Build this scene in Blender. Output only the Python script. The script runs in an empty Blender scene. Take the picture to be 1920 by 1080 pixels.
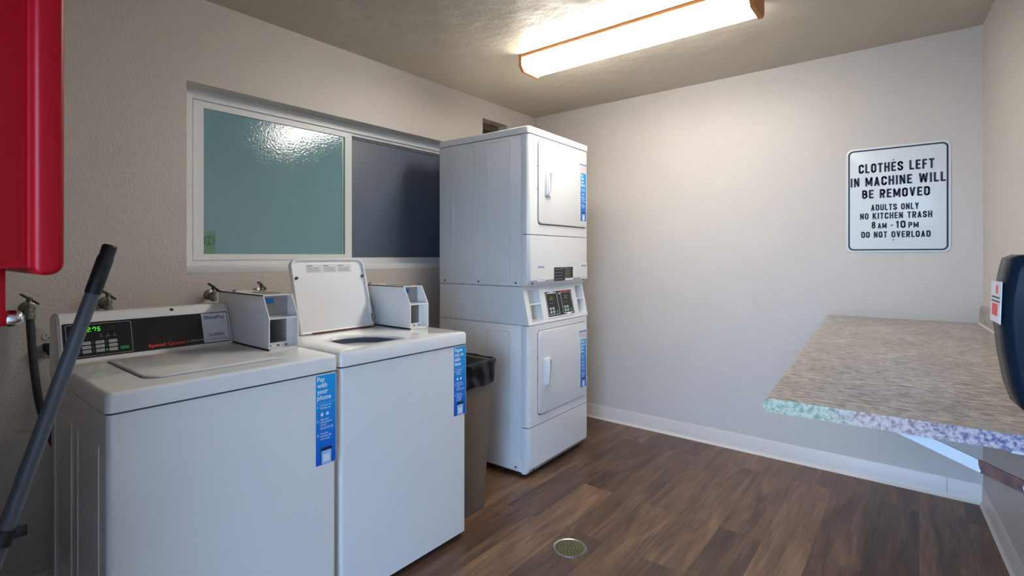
import bpy, bmesh, math, random
from mathutils import Matrix, Vector

random.seed(7)
S = bpy.context.scene
COL = S.collection

# ---------------------------------------------------------------- camera
CAM_H = 1.257
YAW = math.degrees(math.atan(763 / 954))          # camera axis, from +X
cd = bpy.data.cameras.new('camera')
cam = bpy.data.objects.new('camera', cd)
COL.objects.link(cam)
cam.location = (0, 0, CAM_H)
cam.rotation_euler = (math.radians(90), 0, math.radians(YAW - 90))
cd.sensor_width = 36
cd.lens = 954 / 1920 * 36
cd.shift_y = -61 / 1920
cd.clip_start = 0.02
cd.dof.use_dof = True
cd.dof.focus_distance = 2.6
cd.dof.aperture_fstop = 9
S.camera = cam

# ---------------------------------------------------------------- world, lights, exposure
def srgb(r, g, b):
    def f(c):
        c /= 255
        return c / 12.92 if c <= .04045 else ((c + .055) / 1.055) ** 2.4
    return (f(r), f(g), f(b), 1)

W = bpy.data.worlds.new('world')
S.world = W
W.use_nodes = True
wn = W.node_tree
bg = wn.nodes['Background']
tc = wn.nodes.new('ShaderNodeTexCoord')
sx = wn.nodes.new('ShaderNodeSeparateXYZ')
rp = wn.nodes.new('ShaderNodeValToRGB')
rp.color_ramp.elements[0].position = .47
rp.color_ramp.elements[0].color = (.22, .32, .50, 1)
rp.color_ramp.elements[1].position = .53
rp.color_ramp.elements[1].color = (.38, .62, 1.0, 1)
mm = wn.nodes.new('ShaderNodeMath'); mm.operation = 'MULTIPLY_ADD'
mm.inputs[1].default_value = .5; mm.inputs[2].default_value = .5
wn.links.new(tc.outputs['Generated'], sx.inputs[0])
wn.links.new(sx.outputs['Z'], mm.inputs[0])
wn.links.new(mm.outputs[0], rp.inputs[0])
wn.links.new(rp.outputs[0], bg.inputs[0])
bg.inputs[1].default_value = 10.5

LAMP_STRENGTH = 25.0
LAMP_COLOR = (1.0, .955, .88)
S.view_settings.view_transform = 'Standard'
S.view_settings.look = 'None'
S.view_settings.gamma = 1
S.view_settings.use_curve_mapping = False
S.view_settings.exposure = 0.58
S.cycles.max_bounces = 10
S.cycles.diffuse_bounces = 6

# ---------------------------------------------------------------- materials
def mat(name, col, rough=.5, metal=0, coat=0, bump=0, bscale=60, bdetail=3, bdist=.004, spec=.5, trans=0, emit=None, estr=0, var=0, vscale=4):
    m = bpy.data.materials.new(name)
    m.use_nodes = True
    nt = m.node_tree
    b = nt.nodes['Principled BSDF']
    b.inputs['Base Color'].default_value = col
    b.inputs['Roughness'].default_value = rough
    b.inputs['Metallic'].default_value = metal
    b.inputs['Specular IOR Level'].default_value = spec
    b.inputs['Coat Weight'].default_value = coat
    b.inputs['Coat Roughness'].default_value = .08
    b.inputs['Transmission Weight'].default_value = trans
    if emit:
        b.inputs['Emission Color'].default_value = emit
        b.inputs['Emission Strength'].default_value = estr
    if bump or var:
        t = nt.nodes.new('ShaderNodeTexCoord')
    if bump:
        n = nt.nodes.new('ShaderNodeTexNoise')
        n.inputs['Scale'].default_value = bscale
        n.inputs['Detail'].default_value = bdetail
        bp = nt.nodes.new('ShaderNodeBump')
        bp.inputs['Strength'].default_value = bump
        bp.inputs['Distance'].default_value = bdist
        nt.links.new(t.outputs['Object'], n.inputs['Vector'])
        nt.links.new(n.outputs['Fac'], bp.inputs['Height'])
        nt.links.new(bp.outputs[0], b.inputs['Normal'])
    if var:
        n2 = nt.nodes.new('ShaderNodeTexNoise')
        n2.inputs['Scale'].default_value = vscale
        n2.inputs['Detail'].default_value = 5
        r = nt.nodes.new('ShaderNodeMix'); r.data_type = 'RGBA'
        r.inputs['A'].default_value = [c * (1 - var) for c in col[:3]] + [1]
        r.inputs['B'].default_value = [min(1, c * (1 + var)) for c in col[:3]] + [1]
        nt.links.new(t.outputs['Object'], n2.inputs['Vector'])
        nt.links.new(n2.outputs['Fac'], r.inputs['Factor'])
        nt.links.new(r.outputs['Result'], b.inputs['Base Color'])
    return m

M = {}
M['wall'] = mat('wall_paint', srgb(205, 197, 188), .42, bump=.5, bscale=105, bdetail=2, var=.04, vscale=2.5)
M['wall_dark'] = mat('wall_bounce_cut', srgb(104, 96, 90), .6)  # dark tone for the unseen wall, chosen to cut bounce light
M['ceiling'] = mat('ceiling_paint', srgb(190, 180, 162), .34, bump=.5, bscale=7, bdetail=10, bdist=.02, var=.03, vscale=3)
M['enamel'] = mat('white_enamel', srgb(230, 231, 230), .12, coat=.3)
M['enamel_dull'] = mat('white_enamel_side', srgb(226, 228, 230), .28)
M['plastic_white'] = mat('white_plastic', srgb(232, 234, 236), .35)
M['gasket'] = mat('dark_gap', srgb(45, 47, 50), .7)
M['black_panel'] = mat('black_control_film', srgb(20, 21, 26), .25)
M['black_plastic'] = mat('black_plastic', srgb(22, 22, 24), .45)
M['grey_line'] = mat('grey_print', srgb(170, 172, 176), .5)
M['button'] = mat('grey_button', srgb(190, 192, 192), .5)
M['green_button'] = mat('green_button', srgb(10, 150, 80), .45)
M['green_led'] = mat('green_led', srgb(60, 230, 20), .4, emit=(.10, .9, .02, 1), estr=1.0)
M['yellow_led'] = mat('yellow_led', srgb(130, 140, 10), .4, emit=(.25, .3, .01, 1), estr=.6)
M['olive'] = mat('display_window', srgb(58, 62, 18), .4)
M['plate_grey'] = mat('grey_plate', srgb(140, 134, 128), .5)
M['print_grey'] = mat('dull_print', srgb(112, 112, 112), .5)
M['tub_light'] = mat('tub_collar', srgb(178, 182, 184), .4)
M['ghost'] = mat('unlit_led', srgb(52, 40, 36), .4)
M['red_print'] = mat('red_print', srgb(235, 52, 36), .4)
M['white_print'] = mat('white_print', srgb(235, 238, 242), .5)
M['pale_blue_print'] = mat('pale_blue_print', srgb(150, 200, 240), .5)
M['dark_print'] = mat('dark_print', srgb(34, 34, 58), .5)
M['blue_print'] = mat('blue_print', srgb(40, 96, 180), .5)
M['orange_print'] = mat('orange_print', srgb(225, 160, 120), .5)
M['paper'] = mat('white_sticker', srgb(226, 230, 236), .4)
M['foil'] = mat('silver_label', srgb(205, 208, 210), .3)
M['tape'] = mat('blue_tape', srgb(18, 120, 205), .5)
M['steel'] = mat('steel', srgb(170, 172, 175), .3, metal=1)
M['chrome'] = mat('chrome', srgb(215, 215, 220), .12, metal=1)
M['dark_metal'] = mat('dark_metal', srgb(70, 72, 80), .4, metal=.6)
M['brass'] = mat('aged_brass', srgb(150, 146, 134), .4, metal=.8, var=.2, vscale=60)
M['tap_green'] = mat('dark_green_handle', srgb(22, 50, 40), .35)
M['tap_grey'] = mat('tarnished_handle', srgb(92, 92, 80), .4, metal=.7)
M['rust'] = mat('rust', srgb(96, 52, 36), .8, var=.45, vscale=60)
M['inner_metal'] = mat('inner_metal', srgb(120, 130, 145), .4, metal=.3)
M['tub'] = mat('tub_ring', srgb(96, 102, 120), .4)
M['basket'] = mat('wash_basket', srgb(150, 152, 152), .35, metal=.3)
M['can'] = mat('brown_can_plastic', srgb(116, 103, 88), .5, bump=.1, bscale=300)
M['bag'] = mat('black_bag', srgb(20, 20, 24), .2, bump=.8, bscale=14, bdetail=3)
M['hose'] = mat('grey_hose', srgb(62, 64, 68), .6)
M['cord'] = mat('black_cord', srgb(20, 20, 20), .5)
M['outlet'] = mat('beige_outlet', srgb(205, 198, 188), .4)
M['pole'] = mat('grey_pole', srgb(78, 83, 91), .4)
M['grip'] = mat('black_grip', srgb(18, 20, 26), .45)
M['red'] = mat('red_paint', srgb(158, 2, 18), .36, spec=.25)
M['frame'] = mat('window_vinyl', srgb(226, 228, 228), .35, var=.02)
M['screenrail'] = mat('screen_rail', srgb(150, 148, 152), .4)
M['base'] = mat('vinyl_baseboard', srgb(214, 202, 192), .35)
M['wood'] = mat('oak_end', srgb(190, 122, 62), .5, var=.2, vscale=40)
M['sign'] = mat('sign_sheet', srgb(222, 230, 232), .3)
M['bracket'] = mat('white_bracket', srgb(200, 202, 204), .45)
M['lens'] = mat('lamp_lens', srgb(240, 240, 235), .4, emit=LAMP_COLOR + (1,), estr=LAMP_STRENGTH)
M['grate'] = mat('drain_grate', srgb(104, 98, 66), .45, metal=.5, var=.3, vscale=30)
M['hole'] = mat('drain_hole', srgb(14, 12, 10), .8)
M['brick'] = mat('rough_hole', srgb(96, 82, 68), .95, bump=1, bscale=60, var=.5, vscale=50)
M['pavement'] = mat('concrete', srgb(150, 142, 132), .9, var=.1)
M['shell'] = mat('smoked_plastic', srgb(24, 34, 46), .2, spec=.06)
M['shell_back'] = mat('grey_backplate', srgb(120, 124, 128), .4)

def gradient_blue():
    m = mat('blue_sticker', srgb(10, 110, 200), .4)
    nt = m.node_tree
    b = nt.nodes['Principled BSDF']
    t = nt.nodes.new('ShaderNodeTexCoord')
    s = nt.nodes.new('ShaderNodeSeparateXYZ')
    r = nt.nodes.new('ShaderNodeValToRGB')
    r.color_ramp.elements[0].color = srgb(14, 84, 200)
    r.color_ramp.elements[1].color = srgb(18, 164, 232)
    nt.links.new(t.outputs['Generated'], s.inputs[0])
    nt.links.new(s.outputs['Z'], r.inputs[0])
    nt.links.new(r.outputs[0], b.inputs['Base Color'])
    return m
M['sticker_blue'] = gradient_blue()

def floor_mat():
    m = mat('vinyl_planks', (.1, .07, .05, 1), .34)
    nt = m.node_tree; L = nt.links.new
    b = nt.nodes['Principled BSDF']
    t = nt.nodes.new('ShaderNodeTexCoord')
    br = nt.nodes.new('ShaderNodeTexBrick')
    br.offset = .37
    br.inputs['Scale'].default_value = 1
    br.inputs['Brick Width'].default_value = 1.22
    br.inputs['Row Height'].default_value = .18
    br.inputs['Mortar Size'].default_value = .0009
    br.inputs['Mortar Smooth'].default_value = .3
    br.inputs['Bias'].default_value = 0
    br.inputs['Color1'].default_value = (0, 0, 0, 1)
    br.inputs['Color2'].default_value = (1, 1, 1, 1)
    br.inputs['Mortar'].default_value = (.5, .5, .5, 1)
    L(t.outputs['Object'], br.inputs['Vector'])
    # per-plank shift of the grain
    sh = nt.nodes.new('ShaderNodeVectorMath'); sh.operation = 'MULTIPLY_ADD'
    cx = nt.nodes.new('ShaderNodeCombineXYZ')
    cx.inputs[0].default_value = 7.3; cx.inputs[1].default_value = 3.1; cx.inputs[2].default_value = 9
    L(br.outputs['Color'], sh.inputs[0]); L(cx.outputs[0], sh.inputs[1]); L(t.outputs['Object'], sh.inputs[2])
    mp = nt.nodes.new('ShaderNodeMapping')
    mp.inputs['Scale'].default_value = (5, 110, 1)
    L(sh.outputs[0], mp.inputs[0])
    n1 = nt.nodes.new('ShaderNodeTexNoise')
    n1.inputs['Scale'].default_value = 1; n1.inputs['Detail'].default_value = 9
    n1.inputs['Roughness'].default_value = .62; n1.inputs['Distortion'].default_value = .6
    L(mp.outputs[0], n1.inputs['Vector'])
    mp2 = nt.nodes.new('ShaderNodeMapping')
    mp2.inputs['Scale'].default_value = (1.5, 10, 1)
    L(sh.outputs[0], mp2.inputs[0])
    n2 = nt.nodes.new('ShaderNodeTexNoise')
    n2.inputs['Scale'].default_value = 1.6; n2.inputs['Detail'].default_value = 5; n2.inputs['Distortion'].default_value = .7
    L(mp2.outputs[0], n2.inputs['Vector'])
    add = nt.nodes.new('ShaderNodeMath'); add.operation = 'MULTIPLY_ADD'
    add.inputs[1].default_value = .42
    ml = nt.nodes.new('ShaderNodeMath'); ml.operation = 'MULTIPLY_ADD'
    ml.inputs[1].default_value = .58
    pk = nt.nodes.new('ShaderNodeMath'); pk.operation = 'MULTIPLY_ADD'
    pk.inputs[1].default_value = .20; pk.inputs[2].default_value = -.10
    L(br.outputs['Color'], pk.inputs[0])
    L(n2.outputs['Fac'], ml.inputs[0]); L(pk.outputs[0], ml.inputs[2])
    L(n1.outputs['Fac'], add.inputs[0]); L(ml.outputs[0], add.inputs[2])
    r = nt.nodes.new('ShaderNodeValToRGB')
    e = r.color_ramp.elements
    e[0].position = .28; e[0].color = srgb(54, 38, 30)
    e[1].position = .78; e[1].color = srgb(150, 118, 86)
    x = e.new(.45); x.color = srgb(86, 62, 46)
    x = e.new(.57); x.color = srgb(112, 83, 61)
    L(add.outputs[0], r.inputs[0])
    mx = nt.nodes.new('ShaderNodeMix'); mx.data_type = 'RGBA'
    mx.inputs['B'].default_value = srgb(38, 28, 24)
    L(br.outputs['Fac'], mx.inputs['Factor']); L(r.outputs[0], mx.inputs['A'])
    L(mx.outputs['Result'], b.inputs['Base Color'])
    bp = nt.nodes.new('ShaderNodeBump'); bp.inputs['Strength'].default_value = .15; bp.inputs['Distance'].default_value = .002
    L(n1.outputs['Fac'], bp.inputs['Height']); L(bp.outputs[0], b.inputs['Normal'])
    return m
M['floor'] = floor_mat()

def counter_mat():
    m = mat('stone_laminate', (.3, .28, .26, 1), .3)
    nt = m.node_tree; L = nt.links.new
    b = nt.nodes['Principled BSDF']
    t = nt.nodes.new('ShaderNodeTexCoord')
    mp = nt.nodes.new('ShaderNodeMapping')
    mp.inputs['Scale'].default_value = (80, 30, 30)
    mp.inputs['Rotation'].default_value = (0, 0, .12)
    L(t.outputs['Object'], mp.inputs[0])
    n = nt.nodes.new('ShaderNodeTexNoise')
    n.inputs['Scale'].default_value = 1; n.inputs['Detail'].default_value = 7; n.inputs['Roughness'].default_value = .7
    n.inputs['Distortion'].default_value = .8
    L(mp.outputs[0], n.inputs['Vector'])
    r = nt.nodes.new('ShaderNodeValToRGB')
    e = r.color_ramp.elements
    e[0].position = .33; e[0].color = srgb(74, 70, 68)
    e[1].position = .68; e[1].color = srgb(206, 196, 186)
    x = e.new(.44); x.color = srgb(122, 114, 108)
    x = e.new(.53); x.color = srgb(170, 160, 150)
    L(n.outputs['Fac'], r.inputs[0])
    n2 = nt.nodes.new('ShaderNodeTexNoise')
    n2.inputs['Scale'].default_value = 4; n2.inputs['Detail'].default_value = 4
    L(t.outputs['Object'], n2.inputs['Vector'])
    mx = nt.nodes.new('ShaderNodeMix'); mx.data_type = 'RGBA'; mx.blend_type = 'SOFT_LIGHT'
    mx.inputs['Factor'].default_value = .85
    L(r.outputs[0], mx.inputs['A']); L(n2.outputs['Fac'], mx.inputs['B'])
    L(mx.outputs['Result'], b.inputs['Base Color'])
    return m
M['counter'] = counter_mat()

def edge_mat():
    """pale granite print of the worktop's end strip, with coloured light painted along it: greenish, then pink, then blue"""
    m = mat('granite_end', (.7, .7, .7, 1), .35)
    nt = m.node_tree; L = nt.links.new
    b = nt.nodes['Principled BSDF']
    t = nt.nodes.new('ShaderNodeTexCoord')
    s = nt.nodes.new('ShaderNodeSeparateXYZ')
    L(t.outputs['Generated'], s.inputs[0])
    light_tint = nt.nodes.new('ShaderNodeValToRGB')  # green, pink and blue light spill painted into the darker stones
    e = light_tint.color_ramp.elements
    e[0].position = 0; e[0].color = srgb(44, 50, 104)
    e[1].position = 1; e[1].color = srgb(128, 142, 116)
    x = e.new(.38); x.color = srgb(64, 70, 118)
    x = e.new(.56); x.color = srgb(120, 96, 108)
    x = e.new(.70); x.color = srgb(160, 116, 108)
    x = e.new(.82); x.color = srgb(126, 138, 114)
    L(s.outputs['Y'], light_tint.inputs[0])
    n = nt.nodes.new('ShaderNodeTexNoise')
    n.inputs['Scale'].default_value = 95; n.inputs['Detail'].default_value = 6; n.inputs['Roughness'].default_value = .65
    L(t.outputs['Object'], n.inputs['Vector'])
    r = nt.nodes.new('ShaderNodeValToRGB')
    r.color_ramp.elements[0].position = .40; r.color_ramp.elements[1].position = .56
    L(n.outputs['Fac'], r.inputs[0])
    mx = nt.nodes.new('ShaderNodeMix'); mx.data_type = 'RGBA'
    pale = nt.nodes.new('ShaderNodeValToRGB')  # same run of coloured light, painted into the pale stones
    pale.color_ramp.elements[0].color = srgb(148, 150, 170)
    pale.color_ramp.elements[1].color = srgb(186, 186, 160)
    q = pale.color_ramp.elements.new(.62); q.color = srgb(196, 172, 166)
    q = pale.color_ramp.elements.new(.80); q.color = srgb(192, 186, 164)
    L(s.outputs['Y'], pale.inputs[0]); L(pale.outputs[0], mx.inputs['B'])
    L(r.outputs[0], mx.inputs['Factor']); L(light_tint.outputs[0], mx.inputs['A'])
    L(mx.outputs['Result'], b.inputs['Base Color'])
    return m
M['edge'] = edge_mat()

def glass_mat(name, col, rough, bump):
    m = mat(name, col, rough, bump=bump, bscale=90, bdetail=2, spec=.8)
    return m
M['glass_teal'] = glass_mat('obscure_glass', srgb(116, 158, 164), .10, .16)
M['glass_dark'] = glass_mat('screened_glass', srgb(84, 96, 114), .45, .25)
M['glass_strip'] = glass_mat('glass_edge', srgb(120, 170, 155), .3, .1)
M['glass_sticker'] = mat('green_sticker', srgb(104, 146, 124), .4)
M['glass_sticker_ring'] = mat('green_ring', srgb(78, 128, 92), .4)

# ---------------------------------------------------------------- mesh helpers
class MB:
    def __init__(s):
        s.bm = bmesh.new()
    def _take(s, t, mtx=None):
        if mtx is not None:
            bmesh.ops.transform(t, matrix=mtx, verts=t.verts)
        me = bpy.data.meshes.new('tmp')
        t.to_mesh(me); t.free()
        s.bm.from_mesh(me)
        bpy.data.meshes.remove(me)
        return s
    def box(s, x0, x1, y0, y1, z0, z1, bev=0, seg=2, mtx=None, drop=None):
        t = bmesh.new()
        bmesh.ops.create_cube(t, size=1)
        bmesh.ops.transform(t, matrix=Matrix.Translation(((x0 + x1) / 2, (y0 + y1) / 2, (z0 + z1) / 2)) @ Matrix.Diagonal((abs(x1 - x0), abs(y1 - y0), abs(z1 - z0), 1)), verts=t.verts)
        if bev:
            bmesh.ops.bevel(t, geom=t.edges[:], offset=bev, segments=seg, affect='EDGES', profile=.5)
        if drop:
            t.normal_update()
            d = Vector(drop)
            bmesh.ops.delete(t, geom=[f for f in t.faces if f.normal.dot(d) > .9], context='FACES')
        return s._take(t, mtx)
    def prism(s, pts, z0, z1, mtx=None, bev=0, seg=2, caps=True):
        """polygon pts (local x, y) extruded z0..z1 in the frame mtx"""
        t = bmesh.new()
        a = [t.verts.new((p[0], p[1], z0)) for p in pts]
        b = [t.verts.new((p[0], p[1], z1)) for p in pts]
        n = len(pts)
        for i in range(n):
            t.faces.new((a[i], a[(i + 1) % n], b[(i + 1) % n], b[i]))
        if caps:
            top = t.faces.new(b)
            bot = t.faces.new(a[::-1])
        bmesh.ops.recalc_face_normals(t, faces=t.faces[:])
        if bev:
            es = [e for e in top.edges]
            bmesh.ops.bevel(t, geom=es, offset=bev, segments=seg, affect='EDGES', profile=.5)
        return s._take(t, mtx)
    def ring(s, outer, inner, z0, z1, mtx=None):
        """frame between two loops of the same length"""
        t = bmesh.new()
        n = len(outer)
        v = [[t.verts.new((p[0], p[1], z)) for p in L] for z in (z0, z1) for L in (outer, inner)]
        oa, ia, ob, ib = v
        for i in range(n):
            j = (i + 1) % n
            t.faces.new((ob[i], ob[j], ib[j], ib[i]))
            t.faces.new((oa[j], oa[i], ia[i], ia[j]))
            t.faces.new((oa[i], oa[j], ob[j], ob[i]))
            t.faces.new((ia[j], ia[i], ib[i], ib[j]))
        bmesh.ops.recalc_face_normals(t, faces=t.faces[:])
        return s._take(t, mtx)
    def lathe(s, prof, seg=24, mtx=None, cap=True):
        """profile (r, z) turned about local z"""
        t = bmesh.new()
        rows = []
        for r, z in prof:
            rows.append([t.verts.new((r * math.cos(2 * math.pi * k / seg), r * math.sin(2 * math.pi * k / seg), z)) for k in range(seg)])
        for a, b in zip(rows, rows[1:]):
            for k in range(seg):
                t.faces.new((a[k], a[(k + 1) % seg], b[(k + 1) % seg], b[k]))
        if cap:
            t.faces.new(rows[0][::-1]); t.faces.new(rows[-1])
        bmesh.ops.remove_doubles(t, verts=t.verts[:], dist=1e-6)
        bmesh.ops.recalc_face_normals(t, faces=t.faces[:])
        return s._take(t, mtx)
    def tube(s, path, rad, seg=12, mtx=None):
        t = bmesh.new()
        P = [Vector(p) for p in path]
        n = len(P)
        R = rad if isinstance(rad, (list, tuple)) else [rad] * n
        rows = []
        up = None
        for i in range(n):
            d = (P[min(i + 1, n - 1)] - P[max(i - 1, 0)]).normalized()
            if up is None:
                up = d.orthogonal().normalized()
            up = (up - d * up.dot(d)).normalized()
            w = d.cross(up)
            rows.append([t.verts.new(P[i] + (up * math.cos(2 * math.pi * k / seg) + w * math.sin(2 * math.pi * k / seg)) * R[i]) for k in range(seg)])
        for a, b in zip(rows, rows[1:]):
            for k in range(seg):
                t.faces.new((a[k], a[(k + 1) % seg], b[(k + 1) % seg], b[k]))
        t.faces.new(rows[0][::-1]); t.faces.new(rows[-1])
        bmesh.ops.recalc_face_normals(t, faces=t.faces[:])
        return s._take(t, mtx)
    def ball(s, c, r, sc=(1, 1, 1), seg=16, mtx=None):
        t = bmesh.new()
        bmesh.ops.create_uvsphere(t, u_segments=seg, v_segments=seg // 2 + 2, radius=r)
        bmesh.ops.transform(t, matrix=Matrix.Translation(c) @ Matrix.Diagonal((*sc, 1)), verts=t.verts)
        return s._take(t, mtx)
    def text(s, txt, size, x, y, mtx, align='LEFT', sx=1, fat=0, z=0, thick=.0003, width=None):
        """lettering in the frame mtx; x, y the baseline start; width squeezes it to a given length"""
        cu = bpy.data.curves.new('t', 'FONT')
        cu.body = txt; cu.size = size; cu.align_x = 'LEFT'
        cu.resolution_u = 3
        cu.offset = fat * size
        ob = bpy.data.objects.new('t', cu)
        COL.objects.link(ob)
        dg = bpy.context.evaluated_depsgraph_get()
        me = bpy.data.meshes.new_from_object(ob.evaluated_get(dg))
        bpy.data.objects.remove(ob); bpy.data.curves.remove(cu)
        t = bmesh.new(); t.from_mesh(me); bpy.data.meshes.remove(me)
        if not t.verts:
            t.free(); return s
        xs = [v.co.x for v in t.verts]
        x0, x1 = min(xs), max(xs)
        k = width / (x1 - x0) if width else sx
        off = {'LEFT': 0, 'CENTER': -(x1 - x0) * k / 2, 'RIGHT': -(x1 - x0) * k}[align]
        for v in t.verts:
            v.co = Vector(((v.co.x - x0) * k + off + x, v.co.y + y, z))
        g = bmesh.ops.extrude_face_region(t, geom=t.faces[:])
        for v in [q for q in g['geom'] if isinstance(q, bmesh.types.BMVert)]:
            v.co.z += thick
        bmesh.ops.recalc_face_normals(t, faces=t.faces[:])
        return s._take(t, mtx)
    def build(s, name, m, parent=None, smooth=True, **props):
        me = bpy.data.meshes.new(name)
        if smooth:
            for f in s.bm.faces:
                f.smooth = True
        s.bm.to_mesh(me); s.bm.free()
        if smooth:
            me.set_sharp_from_angle(angle=math.radians(32))
        me.materials.append(m)
        o = bpy.data.objects.new(name, me)
        COL.objects.link(o)
        if parent:
            o.parent = parent
        for k, v in props.items():
            o[k] = v
        return o

def frame(o, ux, uy):
    ux = Vector(ux).normalized(); uy = Vector(uy).normalized(); n = ux.cross(uy)
    m = Matrix.Identity(4)
    for i in range(3):
        m[i][0], m[i][1], m[i][2], m[i][3] = ux[i], uy[i], n[i], o[i]
    return m

def rrect(x0, x1, y0, y1, r, seg=4):
    """r: one radius or four (bottom left, bottom right, top right, top left)"""
    R = r if isinstance(r, (list, tuple)) else [r] * 4
    out = []
    for (cx, cy, a0), q in zip(((x0 + R[0], y0 + R[0], 180), (x1 - R[1], y0 + R[1], 270), (x1 - R[2], y1 - R[2], 0), (x0 + R[3], y1 - R[3], 90)), R):
        for k in range(seg + 1):
            a = math.radians(a0 + 90 * k / seg)
            out.append((cx + q * math.cos(a), cy + q * math.sin(a)))
    return out

def circle(cx, cy, r, n=20, sy=1):
    return [(cx + r * math.cos(2 * math.pi * k / n), cy + r * sy * math.sin(2 * math.pi * k / n)) for k in range(n)]

def thing(name, label, cat, loc=(0, 0, 0), rz=0, group=None):
    o = bpy.data.objects.new(name, None)
    COL.objects.link(o)
    o.location = loc; o.rotation_euler = (0, 0, rz)
    o.empty_display_size = .1
    o['label'] = label; o['category'] = cat
    if group:
        o['group'] = group
    return o

def tag(o, label, cat, group=None):
    o['label'] = label; o['category'] = cat
    if group:
        o['group'] = group
    return o

def struct(o):
    o['kind'] = 'structure'
    return o

YZ = frame((0, 0, 0), (0, 1, 0), (0, 0, 1))        # polygon (y, z), extruded along x
FRONT = frame((0, 0, 0), (1, 0, 0), (0, 0, 1))     # polygon (x, z), extruded towards -y

# ---------------------------------------------------------------- the room
XB, YA, CEIL, XD = 3.485, 2.54, 2.42, -.10         # wall with the sign, window wall, ceiling, door wall
XE = -1.35                                         # outer end of the unseen bay, added to even out the daylight
SLOPE = .0612                                      # the counter wall runs slightly askew
def yc(x): return -.252 - SLOPE * (XB - x)

b = MB(); b.box(XE, XB + .2, yc(XE) - .1, YA + .24, -.1, 0); struct(b.build('floor', M['floor'], smooth=False))
b = MB(); b.box(XE, XB + .2, yc(XE) - .1, YA + .24, CEIL, CEIL + .1); struct(b.build('ceiling', M['ceiling'], smooth=False))

# window wall, pierced by the window and a small hole near the far corner
WX0, WX1, WZ0, WZ1 = .862, 2.66, 1.174, 2.036
HX0, HX1, HZ0, HZ1 = 2.826, 3.115, 2.09, 2.283
b = MB()
xs = [XD, WX0, WX1, HX0, HX1, XB + .2]
def wcol(x0, x1, holes):
    z = 0
    for h0, h1 in holes:
        b.box(x0, x1, YA, YA + .24, z, h0); z = h1
    b.box(x0, x1, YA, YA + .24, z, CEIL)
wcol(xs[0], xs[1], []); wcol(xs[1], xs[2], [(WZ0, WZ1)]); wcol(xs[2], xs[3], []); wcol(xs[3], xs[4], [(HZ0, HZ1)]); wcol(xs[4], xs[5], [])
struct(b.build('wall_left', M['wall'], smooth=False))
b = MB(); b.box(HX0 - .02, HX1 + .02, YA + .13, YA + .2, HZ0 - .02, HZ1 + .02)
b.box(HX1 - .09, HX1 + .005, YA + .05, YA + .14, HZ0, HZ1 - .05, .006)
b.box(HX0 - .005, HX1 + .005, YA + .09, YA + .14, HZ1 - .05, HZ1 + .005, .004)
struct(b.build('trim_2', M['brick']))

b = MB(); b.box(XB, XB + .2, yc(XD) - .3, YA + .24, 0, CEIL); struct(b.build('wall_back', M['wall'], smooth=False))
b = MB()
b.prism([(XE, yc(XE)), (XB, yc(XB)), (XB, yc(XB) - .12), (XE, yc(XE) - .12)], 0, CEIL)
struct(b.build('wall_right', M['wall'], smooth=False))
# unseen entry bay, added to even out daylight; its left side ends the room
b = MB()
b.box(XE, XD, .985, YA + .24, 0, CEIL)
b.box(XE, XE + .15, yc(XE) - .1, .985, 2.0, CEIL)  # unseen lintel, added to keep the blue daylight low
struct(b.build('unseen_front_bay', M['wall_dark'], smooth=False))
b = MB(); b.box(-9, XE, -7, 8, -.12, -.02); struct(b.build('ground', M['pavement'], smooth=False))

# thicker foot of the window wall at the left
b = MB(); b.box(XD, 3.3, YA - .045, YA + .01, 0, .612, .006); struct(b.build('trim_1', M['wall']))
# cove baseboards
def cove(name, p0, p1, inn):
    p0 = Vector(p0); p1 = Vector(p1)
    d = (p1 - p0); L = d.length
    f = frame(p0, Vector(inn), (0, 0, 1))          # polygon (out from wall, z), extruded along n = inn x z
    n = Vector(inn).cross(Vector((0, 0, 1)))
    s = 1 if n.dot(d) > 0 else -1
    prof = [(0, 0), (.016, 0), (.012, .006), (.006, .014), (.004, .022), (.004, .100), (.002, .104), (0, .104)]
    b = MB(); b.prism(prof, 0, L * s, f)
    struct(b.build(name, M['base']))
cove('baseboard_back', (XB, yc(XB), 0), (XB, YA, 0), (-1, 0, 0))
cove('baseboard_left', (XD, YA - .045, 0), (XB, YA - .045, 0), (0, -1, 0))
wn_ = Vector((-SLOPE, 1, 0)).normalized()
cove('baseboard_right', (XD, yc(XD), 0), (XB, yc(XB), 0), wn_)
# seams of the vinyl baseboard are left to its own joints
b = MB()
for y in (-.115,):
    b.box(XB - .0048, XB - .0035, y, y + .0015, .022, .102)
struct(b.build('trim_3', M['gasket']))

# window
wt = thing('window_1', 'white sliding window with teal obscure glass on the left', 'window', (WX0, YA, WZ0))
wt['kind'] = 'structure'
w, h = WX1 - WX0, WZ1 - WZ0
def fr(b, x0, x1, z0, z1, y0, y1, t):
    o = rrect(x0, x1, z0, z1, .0005, 1); i = rrect(x0 + t[0], x1 - t[1], z0 + t[2], z1 - t[3], .0005, 1)
    b.ring(o, i, -y1, -y0, FRONT)
b = MB(); b.box(0, w, .004, .13, 0, .036, .004); b.build('window_sill', M['frame'], wt)
b = MB()
fr(b, 0, w, .036, h, .10, .16, (.058, .03, .018, .045))
fr(b, .04, w - .02, .04, h - .03, .118, .17, (.04, .03, .03, .03))
b.build('window_frame', M['frame'], wt)
b = MB(); fr(b, .066, .918, .062, .816, .112, .14, (.044, .046, .028, .032)); sash = b.build('window_sash', M['frame'], wt)
b = MB(); b.box(.105, .876, .121, .127, .085, .79); b.build('obscure_pane', M['glass_teal'], sash, label='teal obscure glass pane')
b = MB(); b.box(.855, .868, .1195, .1212, .09, .785); b.build('pane_edge', M['glass_strip'], sash)
b = MB(); b.box(.109, .165, .1200, .1212, .088, .20); b.build('pane_sticker', M['glass_sticker'], sash)
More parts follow.
